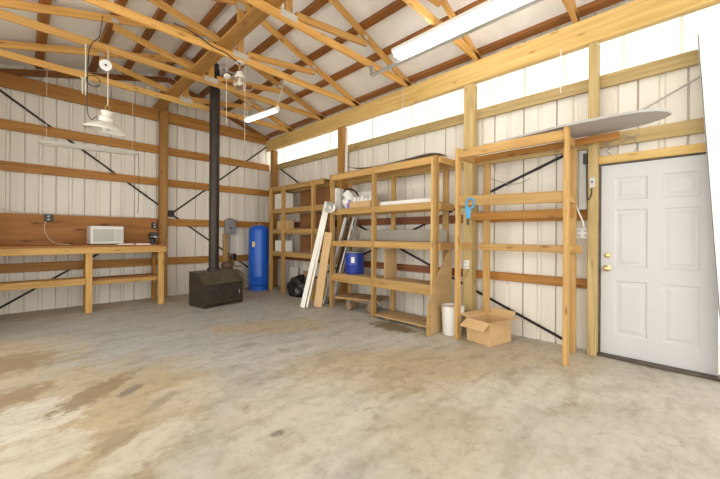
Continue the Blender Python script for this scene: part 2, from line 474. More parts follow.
def girtR(y0, y1, z0, z1, mat, label):
    o = lumber('wall_girt', (XG+.019, y0, (z0+z1)/2), (XG+.019, y1, (z0+z1)/2), z1-z0, .038, mat)
    return one(o, label, 'girt')
girtR(-2.5, 7.70, 2.945, 3.085, 'treated', 'highest horizontal girt on right wall just under the translucent strip')
girtR(-2.5, 7.70, 2.285, 2.425, 'treated', 'second girt down on right wall, passing above the white door')
girtR(.79, 2.188, 1.485, 1.605, 'amber', 'chest-high girt on right wall behind the open rack')
girtR(.79, 2.188, .705, .815, 'amber', 'knee-high girt on right wall behind the open rack, above the black brace')
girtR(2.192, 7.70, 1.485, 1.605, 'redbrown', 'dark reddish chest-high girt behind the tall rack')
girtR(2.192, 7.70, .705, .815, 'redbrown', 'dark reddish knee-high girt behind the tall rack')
def girtB(x0, x1, z0, z1, mat, label):
    o = lumber('wall_girt', (x0, YG+.019, (z0+z1)/2), (x1, YG+.019, (z0+z1)/2), z1-z0, .038, mat)
    return one(o, label, 'girt')
girtB(-.82, XG-.02, 2.95, 3.11, 'amber', 'highest horizontal girt on back wall, below the gable beam')
girtB(-.82, XG-.02, 2.295, 2.445, 'amber', 'second girt down on back wall, above the plywood backboard')
girtB(2.06, XG-.02, 1.475, 1.625, 'amber', 'short girt on back wall behind the grey electrical box')
girtB(-.82, XG-.02, .66, .81, 'amber', 'lowest girt on back wall, behind the workbench and blue tank')
o = lumber('gable_beam', (-.82, YG-.022, 3.72), (1.905, YG-.022, 3.72), .23, .04, 'amber'); one(o, 'wide plank beam high on back wall left of the centre post', 'beam')
o = lumber('gable_beam', (2.065, YG-.022, 3.72), (4.32, YG-.022, 3.72), .23, .04, 'amber'); one(o, 'wide plank beam high on back wall right of the centre post', 'beam')

def strap(name, pts, plane, axis, label):
    (a0, z0), (a1, z1) = pts
    if axis == 'x': p0, p1, up = (a0, plane, z0), (a1, plane, z1), (0,1,0)
    else: p0, p1, up = (plane, a0, z0), (plane, a1, z1), (1,0,0)
    o = lumber(name, p0, p1, .006, .034, 'strap', up=up, bev=0)
    return one(o, label, 'brace')
strap('steel_brace', ((-.60, 3.80), (2.12, 1.765)), 7.785, 'x', 'black steel brace on back wall falling from upper left corner to the centre post')
strap('steel_brace', ((2.22, 1.69), (4.25, .24)), 7.785, 'x', 'black steel brace on back wall falling from centre post behind stove and tank')
strap('steel_brace', ((-.40, .02), (2.12, 1.70)), 7.794, 'x', 'black steel brace on back wall rising behind the workbench to the centre post')
strap('steel_brace', ((2.22, 1.77), (4.40, 3.585)), 7.794, 'x', 'black steel brace on back wall rising from centre post to upper right corner')
strap('steel_brace', ((.93, .02), (4.80, 1.60)), 4.513, 'y', 'black flat steel brace low on right wall, rising from beside the door behind the shelving')
strap('steel_brace', ((.80, 2.37), (6.70, .02)), 4.5215, 'y', 'black flat steel brace on right wall sloping down behind the racks towards the corner')
strap('steel_brace', ((7.40, 3.0), (4.95, 1.67)), 4.513, 'y', 'black flat steel brace on right wall above the low corner rack')
o = box('brace_plate', (2.17, 7.788, 1.735), (.12, .016, .14), 'black'); one(o, 'small black plate where the two back wall braces cross', 'plate')

# ------------------------------------------------------------------ trusses, purlins
TY = [6.68, 5.50, 4.46, 3.26, 2.08, .91, -.27]
names_t = ['nearest the back wall', 'second from the back wall, carrying the white pendant lamp', 'third from the back wall, carrying the jar light',
           'fourth from the back wall, above the tall rack', 'fifth from the back wall, crossing the lit long light', 'sixth from the back wall, over the doorway end', 'seventh from the back wall, nearest the viewer']
T = .038; CH = .095
def truss(y, label, mat='rafter'):
    t = thing('roof_truss', (RX, y, 3.70), label, 'truss', 'roof trusses')
    zc = 3.703 + CH/2
    xl = -.60
    lumber('bottom_chord', (xl, y, zc), (4.40, y, zc), CH, T, mat, t)
    def chord(xa, xb):
        off = CH/2*1.05
        lumber('top_chord', (xa, y, roof(xa)-off), (xb, y, roof(xb)-off), CH, T, mat, t)
    chord(RX+.001, 4.45); chord(RX-.001, xl-.2)
    zt = 3.703 + CH
    lumber('king_post', (RX, y, zt), (RX, y, RZ-CH-.01), .09, T, mat, t, up=(1,0,0))
    lumber('web', (RX+.10, y, zt+.045), (3.38, y, roof(3.38)-CH-.05), .085, T, mat, t)
    lumber('web', (RX-.10, y, zt+.045), (.82, y, roof(.82)-CH-.05), .085, T, mat, t)
    for x, z, w, h in ((RX, zt-.01, .22, .085), (RX, RZ-.12, .12, .09), (3.36, roof(3.36)-CH+.02, .08, .06), (.84, roof(.84)-CH+.02, .08, .06)):
        bm = bmesh.new()
        for s in (-1, 1): addbox(bm, (0, s*(T/2+.0015), 0), (w, .002, h), 0)
        meshobj('gusset_plate', bm, 'gusset', t, Matrix.Translation((x, y, z)))
    return t
for y, n in zip(TY, names_t): truss(y, 'pine roof truss ' + n)
# gable frame on the back wall
t = thing('gable_rafter', (RX, 7.76, 3.84), 'dark rafter pair fixed along the top of the back wall', 'rafter')
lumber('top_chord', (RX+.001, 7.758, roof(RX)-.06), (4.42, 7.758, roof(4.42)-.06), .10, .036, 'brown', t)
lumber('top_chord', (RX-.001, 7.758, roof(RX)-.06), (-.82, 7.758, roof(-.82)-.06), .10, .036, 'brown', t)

PX = [(4.40, 'r'), (3.78, 'r'), (3.29, 'r'), (2.74, 'r'), (2.235, 'r'), (1.96, 'l'), (1.34, 'l'), (.86, 'l'), (.17, 'l'), (-.48, 'l')]
PL = ['lowest roof purlin on the right slope, just above the eave beam', 'second purlin up from the eave beam on the right slope, above the long lit light', 'third purlin up from the eave beam on the right slope',
      'fourth purlin up from the eave beam on the right slope', 'highest purlin on the right slope, beside the ridge', 'highest purlin on the left slope, beside the ridge',
      'second purlin down from the ridge on the left slope', 'third purlin down from the ridge on the left slope, above the pendant lamp', 'fourth purlin down from the ridge on the left slope', 'lowest purlin on the left slope']
for (x, s), lb in zip(PX, PL):
    sl = -SR if s == 'r' else SL
    up = Vector((-sl, 0, 1)).normalized()
    c = Vector((x, 0, roof(x))) + up*.033
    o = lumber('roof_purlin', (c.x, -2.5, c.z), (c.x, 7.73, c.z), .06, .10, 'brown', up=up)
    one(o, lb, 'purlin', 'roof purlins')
# catwalk plank under ridge on the bottom chords
o = lumber('ridge_walkway_plank', (1.86, .6, 3.820), (1.86, 7.58, 3.820), .036, .19, 'oldpost'); one(o, 'wide amber plank lying on the truss chords beneath the ridge', 'plank')
o = lumber('scrap_board', (2.10, 5.62, 3.818), (2.72, 5.35, 3.818), .036, .12, 'brown'); 
one(o, 'short brown scrap board lying on the truss chord beside the jar light', 'board')

# ------------------------------------------------------------------ door
d = thing('door_1', (4.44, (DY0+DY1)/2, 0), 'white six-panel entry door with brass knob and deadbolt', 'door', kind='structure')
def door_leaf():
    W = DY1-DY0-.03; H = 2.045
    bm = bmesh.new()
    X = 0
    # frame grid: rails and stiles with recessed raised panels, local: y across, z up, face at -x
    ys = [-W/2, -W/2+.12, -.055, .055, W/2-.12, W/2]
    zs = [.0, .22, .80, .95, 1.56, 1.66, 1.90, H]
    panels = {(1,1), (3,1), (1,3), (3,3), (1,5), (3,5)}
    def quad(pts): bm.faces.new([bm.verts.new(p) for p in pts])
    for i in range(5):
        for j in range(7):
            a, b, c, e = ys[i], ys[i+1], zs[j], zs[j+1]
            if (i, j) in panels:
                lv = [(0, 0), (.012, .008), (.034, .008), (.060, .002)]
                for (m0, x0), (m1, x1) in zip(lv, lv[1:]):
                    o_ = [(x0, a+m0, c+m0), (x0, b-m0, c+m0), (x0, b-m0, e-m0), (x0, a+m0, e-m0)]
                    n_ = [(x1, a+m1, c+m1), (x1, b-m1, c+m1), (x1, b-m1, e-m1), (x1, a+m1, e-m1)]
                    for k in range(4): quad((o_[k], o_[(k+1) % 4], n_[(k+1) % 4], n_[k]))
                m1, x1 = lv[-1]
                quad([(x1, a+m1, c+m1), (x1, b-m1, c+m1), (x1, b-m1, e-m1), (x1, a+m1, e-m1)])
            else:
                quad([(0, a, c), (0, b, c), (0, b, e), (0, a, e)])
    tb = .044
    quad([(tb, ys[0], 0), (tb, ys[-1], 0), (tb, ys[-1], H), (tb, ys[0], H)])
    quad([(0, ys[0], 0), (tb, ys[0], 0), (tb, ys[0], H), (0, ys[0], H)]); quad([(0, ys[-1], 0), (tb, ys[-1], 0), (tb, ys[-1], H), (0, ys[-1], H)])
    quad([(0, ys[0], H), (0, ys[-1], H), (tb, ys[-1], H), (tb, ys[0], H)]); quad([(0, ys[0], 0), (0, ys[-1], 0), (tb, ys[-1], 0), (tb, ys[0], 0)])
    bmesh.ops.remove_doubles(bm, verts=bm.verts, dist=.0003)
    return bm
leaf = meshobj('door_leaf', door_leaf(), 'door', d, Matrix.Translation((4.455, (DY0+DY1)/2, .028)))
RXm = Matrix.Rotation(-math.pi/2, 4, 'Y')
lathe('door_knob', [(.030,0),(.032,.006),(.014,.010),(.012,.030),(.024,.038),(.031,.050),(.030,.062),(.018,.070),(.004,.072)], (4.455, .622, .955), 'brass', d, rot=RXm)
lathe('deadbolt', [(.028,0),(.030,.006),(.024,.014),(.012,.017),(.010,.026)], (4.455, .622, 1.095), 'brass', d, rot=RXm)
bm = bmesh.new(); addbox(bm, (4.455, (DY0+DY1)/2, .012), (.16, DY1-DY0+.06, .022), .004)
struct(meshobj('trim_1', bm, 'sill'))
bm = bmesh.new(); addbox(bm, (0,0,0), (2.06, .05, .022), .003)
struct(meshobj('trim_2', bm, 'sill', None, axes((4.463, DY1-.002, 1.055), (0,0,1), (1,0,0), (0,1,0))))
bm = bmesh.new(); addbox(bm, (0,0,0), (2.10, .05, .06), .003)
struct(meshobj('trim_3', bm, 'amber', None, axes((4.455, DY0-.05, 1.05), (0,0,1), (1,0,0), (0,1,0))))
bm = bmesh.new(); addbox(bm, (0,0,0), (1.02, .06, .085), .003)
struct(meshobj('trim_4', bm, 'pine', None, axes((4.455, (DY0+DY1)/2, 2.135), (0,1,0), (1,0,0), (0,0,-1))))
bm = bmesh.new(); addbox(bm, (0,0,0), (.94, .05, .012), .001)
struct(meshobj('trim_5', bm, 'sill', None, axes((4.46, (DY0+DY1)/2, 2.084), (0,1,0), (1,0,0), (0,0,-1))))

# leaning white sheet at right edge
bm = bmesh.new()
addsheet(bm, 'y', -1.05, 0, 0, 3.15, 0, .003)
ang = math.radians(3.3)
w = Matrix.Translation((4.28, -.235, .0)) @ Matrix.Rotation(-ang, 4, 'X')
o = meshobj('siding_sheet', bm, 'sheetwhite', None, Matrix.Translation((0,0,.003)) @ w)
one(o, 'tall white ribbed metal sheet leaning at right of the door, cut by the photo edge', 'metal sheet')

# ------------------------------------------------------------------ workbench
bt = thing('workbench', (.6, 7.33, 0), 'long timber workbench built along the back wall with an open lower shelf', 'workbench')
lumber('fascia', (-.82, 6.965, 1.022), (1.865, 6.965, 1.022), .105, .038, 'bench', bt)
lumber('worktop', (-.82, 7.34, 1.090), (1.865, 7.34, 1.090), .72, .030, 'ply', bt, up=(0,1,0))
for x in (.745, 1.79, -.55):
    lumber('leg', (x, 7.03, 0), (x, 7.03, .969), .088, .088, 'bench', bt, up=(0,1,0))
    lumber('leg', (x+.02, 7.60, 0), (x+.02, 7.60, 1.07), .088, .060, 'amber', bt, up=(0,1,0))
lumber('shelf_rail', (-.82, 6.985, .520), (.700, 6.985, .520), .10, .036, 'bench', bt)
lumber('shelf_rail', (.79, 7.10, .475), (1.745, 7.10, .475), .07, .036, 'bench', bt)
lumber('shelf_board', (-.82, 7.17, .552), (.700, 7.17, .552), .32, .026, 'bench', bt, up=(0,1,0))
lumber('shelf_board', (.79, 7.24, .528), (1.74, 7.24, .528), .30, .030, 'brown', bt, up=(0,1,0))
lumber('cross_rail', (1.79, 7.08, .95), (1.79, 7.55, .95), .09, .036, 'amber', bt)
o = lumber('backboard', (-.82, 7.731, 1.36), (1.905, 7.731, 1.36), .515, .016, 'ply'); one(o, 'long brown plywood backboard fixed to the back wall above the workbench', 'backboard')
# appliance on the bench
ap = thing('microwave_oven', (1.02, 7.42, 1.107), 'white box-shaped microwave oven with grey front on the workbench', 'appliance', rz=.06)
def rel(o_parent, p): return MW[o_parent.name] @ Vector(p)
def relbox(name, parent, c, s, mat, bev=.004):
    bm = bmesh.new(); addbox(bm, c, s, bev); return meshobj(name, bm, mat, parent, MW[parent.name].copy())
relbox('casing', ap, (0, .02, .168), (.475, .32, .315), 'white', .012)
relbox('foot', ap, (-.18, -.08, .005), (.04, .04, .010), 'black'); relbox('foot', ap, (.18, -.08, .005), (.04, .04, .010), 'black')
relbox('door_panel', ap, (-.055, -.142, .165), (.300, .010, .215), 'panelgrey', .003)
relbox('control_panel', ap, (.165, -.142, .165), (.105, .010, .215), 'lightgrey', .003)
# papers
for i, (x, y, a, lb) in enumerate(((1.25, 7.12, .1, 'white stack of paper lying on the workbench right of the microwave'), (1.505, 7.06, -.05, 'white stack of paper lying on the workbench near its right end'))):
    o = box('paper_stack', (x, y, 1.1165), (.22, .17, .019), 'paper', None, .0015, a); one(o, lb, 'paper')
# bench vise
v = thing('bench_vise', (1.70, 7.20, 1.105), 'black iron bench vise at right end of the workbench', 'vise')
relbox('base', v, (0, 0, .02), (.14, .16, .04), 'black', .008)
bm = bmesh.new(); addtube(bm, [(0,0,.04), (0,0,.10)], [.055, .04], 14); addbox(bm, (0, .03, .16), (.13, .10, .13), .02)
meshobj('body', bm, 'black', v, MW[v.name].copy())
relbox('front_jaw', v, (0, -.075, .175), (.13, .05, .10), 'black', .012)
bm = bmesh.new(); addtube(bm, [(0,-.10,.14), (0,-.18,.14)], .014, 10); addtube(bm, [(-.09,-.17,.14), (.09,-.17,.14)], .007, 8)
meshobj('screw_handle', bm, 'galv', v, MW[v.name].copy())
def outlet(loc, label, mat='white', face='y', w=.072, h=.115, gang=1, cat='outlet'):
    rz = 0 if face == 'y' else -math.pi/2   # local -y faces the room
    t = thing('electrical_outlet', loc, label, cat, rz=rz)
    relbox('box_body', t, (0, .0, 0), (w, .045, h), mat, .005)
    for sx in ([0] if gang == 1 else [-w*.23, w*.23]):
        for sz in (-.026, .026):
            f = relbox('socket', t, (sx, -.0245, sz), (.030, .005, .026), 'lightgrey' if mat != 'lightgrey' else 'white', .002)
            bm = bmesh.new()
            for k in (-.006, .006): addbox(bm, (sx+k, -.0275, sz), (.003, .002, .011), 0)
            meshobj('slot', bm, 'black', f, MW[t.name].copy())
    return t
outlet((.285, 7.690, 1.56), 'dark outlet box on the plywood backboard above the workbench', 'black', w=.10, h=.12)
outlet((1.84, 7.690, 1.47), 'dark outlet box on backboard beside the centre post', 'black', w=.09, h=.13)
o = tube('beige_cable', smoothpath([(.25, 7.66, 1.50), (.235, 7.65, 1.35), (.30, 7.62, 1.19), (.42, 7.60, 1.114), (.55, 7.62, 1.112)], 8), .006, 'beigecord'); one(o, 'beige cord drooping from the dark outlet onto the workbench', 'cord')
o = tube('cable', smoothpath([(-.6, 7.700, 1.80), (-.2, 7.70, 1.66), (.02, 7.70, 1.635), (.6, 7.70, 1.632), (1.35, 7.70, 1.630), (1.80, 7.70, 1.63)], 6), .006, 'lightgrey'); one(o, 'thin grey cable running along top of the backboard', 'cable')

# ------------------------------------------------------------------ wood stove
s = thing('wood_stove', (2.535, 6.30, 0), 'dark iron wood stove with sloping top on the concrete floor', 'stove', rz=.19)
def sprism(name, pts_yz, x0, x1, mat):
    bm = bmesh.new()
    a = [bm.verts.new((x0, y, z)) for y, z in pts_yz]; b = [bm.verts.new((x1, y, z)) for y, z in pts_yz]
    bm.faces.new(a); bm.faces.new(b[::-1])
    for i in range(len(pts_yz)):
        j = (i+1) % len(pts_yz); bm.faces.new((a[i], b[i], b[j], a[j]))
    bmesh.ops.recalc_face_normals(bm, faces=bm.faces)
    bmesh.ops.bevel(bm, geom=list(bm.edges), offset=.004, segments=1, affect='EDGES')
    return meshobj(name, bm, mat, s, MW[s.name].copy())
sprism('body', [(-.26, .035), (-.26, .425), (-.04, .605), (.26, .605), (.26, .035)], -.385, .385, 'iron')
sprism('top_plate', [(-.285, .405), (-.285, .417), (-.045, .620), (.275, .620), (.275, .607), (-.04, .607), (-.265, .417)], -.402, .402, 'irontop')
relbox('skid', s, (-.36, 0, .0175), (.045, .50, .035), 'iron'); relbox('skid', s, (.36, 0, .0175), (.045, .50, .035), 'iron')
relbox('front_panel', s, (.02, -.264, .245), (.56, .012, .28), 'iron', .005)
relbox('ash_lip', s, (0, -.268, .085), (.72, .02, .016), 'irontop', .004)
bm = bmesh.new(); addtube(bm, [(.27,-.27,.26), (.27,-.31,.26), (.27,-.31,.19)], .008, 8); meshobj('handle', bm, 'galv', s, MW[s.name].copy())
lathe('flue_collar', [(.118,0),(.118,.035),(.106,.045)], rel(s, (.0, .10, .6195)), 'iron', s)
p0 = rel(s, (.0, .10, .6665))
fl = thing('stove_pipe', (p0.x, p0.y, p0.z), 'tall black stove pipe rising from the wood stove through the roof', 'pipe')
ztop = roof(p0.x)+.30
for za, zb in ((0, 1.30), (1.30, 2.55), (2.55, ztop-p0.z)):
    lathe('pipe_section', [(.090, za+.001), (.090, zb-.03), (.0935, zb-.028), (.0935, zb-.002)], p0, 'pipe', fl, 28)
# stains of ash sit in the slab material
# ------------------------------------------------------------------ pressure tank, pump gear
t = thing('pressure_tank', (3.93, 7.30, 0), 'tall blue steel pressure tank standing in the corner beside the shelving', 'tank')
lathe('base_ring', [(.225,0),(.225,.10),(.215,.105)], (3.93, 7.30, 0), 'blue', t, 40)
lathe('tank_body', [(.215,.106),(.238,.12),(.240,.14),(.240,.30),(.243,.31),(.243,.33),(.240,.34),(.240,1.36),(.236,1.41),(.218,1.46),(.18,1.50),(.11,1.525),(.03,1.533),(.001,1.534)], (3.93, 7.30, 0), 'blue', t, 48, capt=False)
lathe('air_valve', [(.018,0),(.018,.02),(.010,.03),(.010,.045)], (3.93, 7.30, 1.533), 'galv', t, 16)
ang0 = math.atan2(-7.30+.0, -3.90) - .55
bm = bmesh.new()
rows = []
for k in range(7):
    a = ang0 + (k-3)*.05
    rows.append([bm.verts.new((.2415*math.cos(a), .2415*math.sin(a), z)) for z in (1.02, 1.14)] + [bm.verts.new((.240*math.cos(a), .240*math.sin(a), z)) for z in (1.14, 1.02)])
for a, b_ in zip(rows, rows[1:]):
    for q in range(4): bm.faces.new((a[q], b_[q], b_[(q+1) % 4], a[(q+1) % 4]))
bm.faces.new(rows[0]); bm.faces.new(rows[-1][::-1])
meshobj('label', bm, 'label', t, Matrix.Translation((3.93, 7.30, 0)))
e = thing('electrical_box', (3.40, 7.69, 1.48), 'grey metal electrical disconnect box on back wall beside the blue tank', 'electrical box')
relbox('enclosure', e, (0, 0, 0), (.25, .09, .33), 'greybox', .01)
relbox('cover', e, (0, -.050, -.005), (.225, .012, .29), 'greybox', .006)
relbox('hasp', e, (-.005, -.060, -.03), (.06, .012, .035), 'black', .004)
bm = bmesh.new(); addtube(bm, [(-.07, 0, .165), (-.05, 0, .19), (.05, 0, .19), (.07, 0, .165)], .02, 8); meshobj('conduit_hub', bm, 'greybox', e, MW[e.name].copy())
o = tube('conduit', [(3.42, 7.724, .80), (3.42, 7.724, 1.312)], .014, 'lightgrey'); one(o, 'thin grey conduit dropping below the grey electrical box', 'conduit')
o = lumber('pipe_stud', (3.29, 7.700, .60), (3.29, 7.700, 1.308), .09, .076, 'shelf', up=(1,0,0)); one(o, 'short timber block standing on the back wall left of the grey electrical box', 'stud')
sw = thing('pressure_switch', (3.42, 7.55, .72), 'small black pressure switch on brass fittings behind the stove', 'switch')
relbox('cover', sw, (0, 0, .065), (.10, .10, .15), 'black', .012)
bm = bmesh.new(); addtube(bm, [(0,0,-.01), (0,0,-.12), (.06,0,-.16), (.20,0,-.16)], .017, 10); addtube(bm, [(0,0,-.05),(-.04,-.03,-.05)], .02, 10)
meshobj('brass_fitting', bm, 'copper', sw, MW[sw.name].copy())
pm = thing('water_pump', (3.22, 7.42, 0), 'brown rounded water pump motor behind the wood stove', 'pump')
lathe('motor', [(.05,-.12),(.085,-.11),(.10,-.05),(.10,.06),(.085,.10),(.04,.12)], (3.22, 7.42, .60), 'motor', pm, 28, rot=Matrix.Rotation(math.pi/2, 4, 'Y'))
relbox('pedestal', pm, (0, 0, .25), (.16, .14, .50), 'motor', .01)
o = tube('water_pipe', smoothpath([(3.20, 7.55, .56), (3.40, 7.56, .50), (3.62, 7.55, .40), (3.645, 7.53, .20), (3.64, 7.48, .06), (3.64, 7.40, .03)], 6), .018, 'copper'); one(o, 'brass water pipe running low between pump and blue tank', 'pipe')
bm = bmesh.new(); addtube(bm, [(3.52, 7.35, .0), (3.52, 7.35, .20)], .018, 10); addtube(bm, [(3.46, 7.33, .16), (3.58, 7.37, .16)], .012, 8); addtube(bm, [(3.52,7.35,.20),(3.52,7.30,.22)], [.028,.028], 10)
o = meshobj('drain_valve', bm, 'copper'); one(o, 'small brass drain valve standing on the floor beside the blue tank', 'valve')

# ------------------------------------------------------------------ shelving racks
FX = 3.885       # front faces
def rack_posts(t, name_mat, xs, x, z, depth=.038, w=.088):
    pass
def shelf_frame(t, y0, y1, z, xf, xb, mat='shelf', deck=True, hf=.090, dy0=None, dmat='tanboard'):
    """front rail, back rail, deck; z is the rail top"""
    lumber('front_rail', (xf, y0, z-hf/2), (xf, y1, z-hf/2), hf, .038, mat, t)
    lumber('back_rail', (xb, y0, z-hf/2), (xb, y1, z-hf/2), hf, .036, mat, t)
    if deck:
        d1 = y1 if dy0 is None else dy0
        dz = z+.007
        lumber('deck', ((xf+xb)/2, y0, dz), ((xf+xb)/2, d1, dz), xb-xf+.034, .012, dmat, t, up=(1,0,0))

# -- low corner rack
r1 = thing('shelving_rack', (4.1, 6.1, 0), 'shorter timber shelving rack in the corner beside the blue tank', 'shelving')
x1 = 4.00
for y in (6.87, 6.35, 5.27): lumber('post', (x1-.005, y, 0), (x1-.005, y, 2.385), .040, .088, 'shelf', r1, up=(0,1,0))
for y in (6.87, 5.27): lumber('back_post', (4.30, y, 0), (4.30, y, 2.36), .088, .038, 'shelf', r1, up=(0,1,0))
for z in (2.375, 1.875, 1.415, .915):
    shelf_frame(r1, 4.98, 6.91, z, x1+.020, 4.262, deck=True)
lumber('end_rail', (4.02, 6.94, 1.83), (4.28, 6.94, 1.83), .09, .036, 'shelf', r1)
lumber('end_rail', (4.02, 6.94, 2.33), (4.28, 6.94, 2.33), .09, .036, 'shelf', r1)
for z0, z1, lb in ((1.89, 2.27, 'top'), (1.43, 1.77, 'middle')):
    lumber('back_panel', (4.30-.025, 5.05, (z0+z1)/2), (4.30-.025, 6.12, (z0+z1)/2), z1-z0, .010, 'board', r1)
lumber('back_panel', (4.275, 5.05, 1.12), (4.275, 6.12, 1.12), .36, .010, 'board', r1)
# -- tall rack
r2 = thing('shelving_rack', (4.1, 3.5, 0), 'large two-bay timber shelving rack in the middle of the right wall', 'shelving')
for y in (4.59, 3.565, 2.43): lumber('post', (FX+.02, y, 0), (FX+.02, y, 2.385), .040, .092, 'shelf', r2, up=(0,1,0))
lumber('post', (FX+.005, 2.472, 0), (FX+.005, 2.472, 2.36), .036, .060, 'pine', r2, up=(0,1,0))
for y in (4.55, 3.50, 2.52): lumber('back_post', (4.31, y, 0), (4.31, y, 2.36), .09, .036, 'shelf', r2, up=(0,1,0))
xf, xb = FX+.012, 4.272
shelf_frame(r2, 2.41, 4.57, 2.375, xf, xb, hf=.095)
shelf_frame(r2, 2.41, 4.57, 1.750, xf, xb)
shelf_frame(r2, 2.41, 4.57, 1.195, xf, xb, dy0=4.30)
shelf_frame(r2, 2.41, 4.57, .605, xf, xb, hf=.125, dy0=4.50)
for z in (2.33, 1.70, 1.15):
    lumber('end_rail', (xf+.02, 2.39, z), (4.29, 2.39, z), .09, .036, 'shelf', r2)
lumber('mid_divider', (4.10, 3.40, .838), (4.10, 3.415, .838), .30, .0, 'tanboard', r2) if False else None
# -- open frame rack
r3 = thing('shelving_rack', (4.05, 1.5, 0), 'open timber frame rack nearest the door, with pale board across its top', 'shelving')
x3 = 3.815
for y in (2.070, .875): lumber('post', (x3+.025, y, 0), (x3+.025, y, 2.40), .042, .088, 'shelf', r3, up=(0,1,0))
for y in (1.90, .925): lumber('back_post', (4.295, y, 0), (4.295, y, 2.27), .085, .036, 'shelf', r3, up=(0,1,0))
lumber('front_rail', (x3+.014, 2.05, 2.325), (x3+.014, .895, 2.325), .105, .038, 'shelf', r3)
lumber('front_rail', (x3+.014, 2.05, 1.735), (x3+.014, .895, 1.70), .120, .038, 'shelf', r3)
lumber('back_rail', (4.255, 2.10, 2.32), (4.255, .50, 2.335), .075, .038, 'amber', r3)
lumber('back_rail', (4.255, 2.10, 1.56), (4.255, .90, 1.56), .10, .038, 'amber', r3)
lumber('back_rail', (4.255, 1.99, 1.155), (4.255, .82, 1.155), .085, .038, 'shelf', r3)
for y in (2.06, .90):
    lumber('cross_rail', (x3+.062, y, 2.312), (4.232, y, 2.312), .088, .036, 'shelf', r3)
    lumber('cross_rail', (x3+.062, y, 1.70), (4.232, y, 1.70), .088, .036, 'shelf', r3)
    lumber('cross_rail', (x3+.022, y+.01, 1.165), (4.232, y+.01, 1.165), .088, .036, 'shelf', r3)
# pale rounded board across the top
poly = [(-.10, 0), (.265, 0), (.262, 1.36), (.235, 1.52), (.18, 1.66), (.10, 1.77), (0, 1.825), (-.11, 1.80), (-.20, 1.73), (-.26, 1.62), (-.285, 1.46), (-.285, 1.02)]
o = prism('tapered_board', poly, .022, 'ironing', None, axes((4.075, 1.93, 2.412), (1,0,0), (0,-1,0), (0,0,-1)))
one(o, 'long pale grey board with rounded tip lying across the open rack top', 'board')

# ------------------------------------------------------------------ things on and around racks
def carton(name, c, s, rz, label, mat='cardboard', cat='box', flaps=False):
    t = thing(name, (c[0], c[1], c[2]), label, cat, rz=rz)
    relbox('carton_body', t, (0,0,s[2]/2), s, mat, .004)
    relbox('packing_tape', t, (0,0,s[2]+.0008), (.05, s[1]*.98, .0012), 'lightgrey', 0)
    return t
carton('storage_box', (4.14, 6.57, 1.891), (.20, .46, .34), 0, 'cream cardboard box on the top shelf of the corner rack', 'primed')
carton('storage_box', (4.13, 6.48, 1.431), (.18, .42, .19), 0, 'tan cardboard box on the second shelf of the corner rack', 'cardboard')
carton('storage_box', (4.13, 6.55, .931), (.18, .44, .24), 0, 'white box on the lower shelf of the corner rack', 'paper')
o = tube('curtain_rod', [(4.10, 5.9, 2.30-.09), (4.05, 5.03, 2.255-.02)], .010, 'paper') if False else None
# trash bag
bm = bmesh.new(); bmesh.ops.create_icosphere(bm, subdivisions=4, radius=1)
rnd = random.Random(3)
from mathutils import noise as mnoise
for v in bm.verts:
    n = v.co.normalized(); k = 1 + .22*mnoise.noise(n*2.2+Vector((3,1,2))) + .07*mnoise.noise(n*7)
    p = Vector((n.x*.19, n.y*.34, n.z*.25))*k
    if n.z > .3: p *= 1 + .25*max(0, n.z-.3)*(1 if n.y < 0 else .4)
    p.z += .15
    if p.z < .0: p.z = .0
    v.co = p
bag = thing('trash_bag', (4.12, 5.93, 0), 'shiny black trash bag slumped on the floor under the corner rack', 'bag')
meshobj('bag_body', bm, 'bag', bag, MW[bag.name].copy(), smooth=True)
bm = bmesh.new(); addtube(bm, [(0,-.10,.36), (.01,-.11,.41), (.0,-.13,.44)], [.04,.018,.045], 10); meshobj('tied_neck', bm, 'bag', bag, MW[bag.name].copy(), smooth=True)
# crates below the corner rack
for y, w_, h_, lb, mt in ((6.58, .30, .55, 'pale ribbed panel leaning upright below the corner rack, left', 'primed'), (6.05, .34, .50, 'pale panel leaning upright below the corner rack behind the trash bag', 'tanboard')):
    o = prism('leaning_panel', [(-w_/2, 0), (w_/2, 0), (w_/2, h_), (-w_/2, h_)], .018, mt, None, axes((4.385, y, .002), (0,-1,0), (.12,0,.993), (-.993,0,.12))); one(o, lb, 'panel')

# leaning white boards
def leanboard(name, b, tp, wide, thick, mat, label, up, cat='board'):
    b = Vector(b); tp = Vector(tp)
    o = lumber(name, b, tp, wide, thick, mat, up=up); return one(o, label, cat)
leanboard('trim_board', (3.46, 4.87, .012), (3.82, 4.64, 1.90), .085, .020, 'primed', 'long white board leaning against the tall rack, outermost of the pair', (.6,-1,0))
leanboard('trim_board', (3.525, 4.825, .012), (3.838, 4.600, 1.86), .035, .020, 'primed', 'long white board leaning against the tall rack, inner one of the pair', (.6,-1,0))
leanboard('cardboard_strip', (3.69, 4.735, .012), (3.825, 4.60, 1.35), .15, .010, 'cardboard', 'tan cardboard strip leaning on the tall rack beside white boards', (.6,-1,0), 'strip')
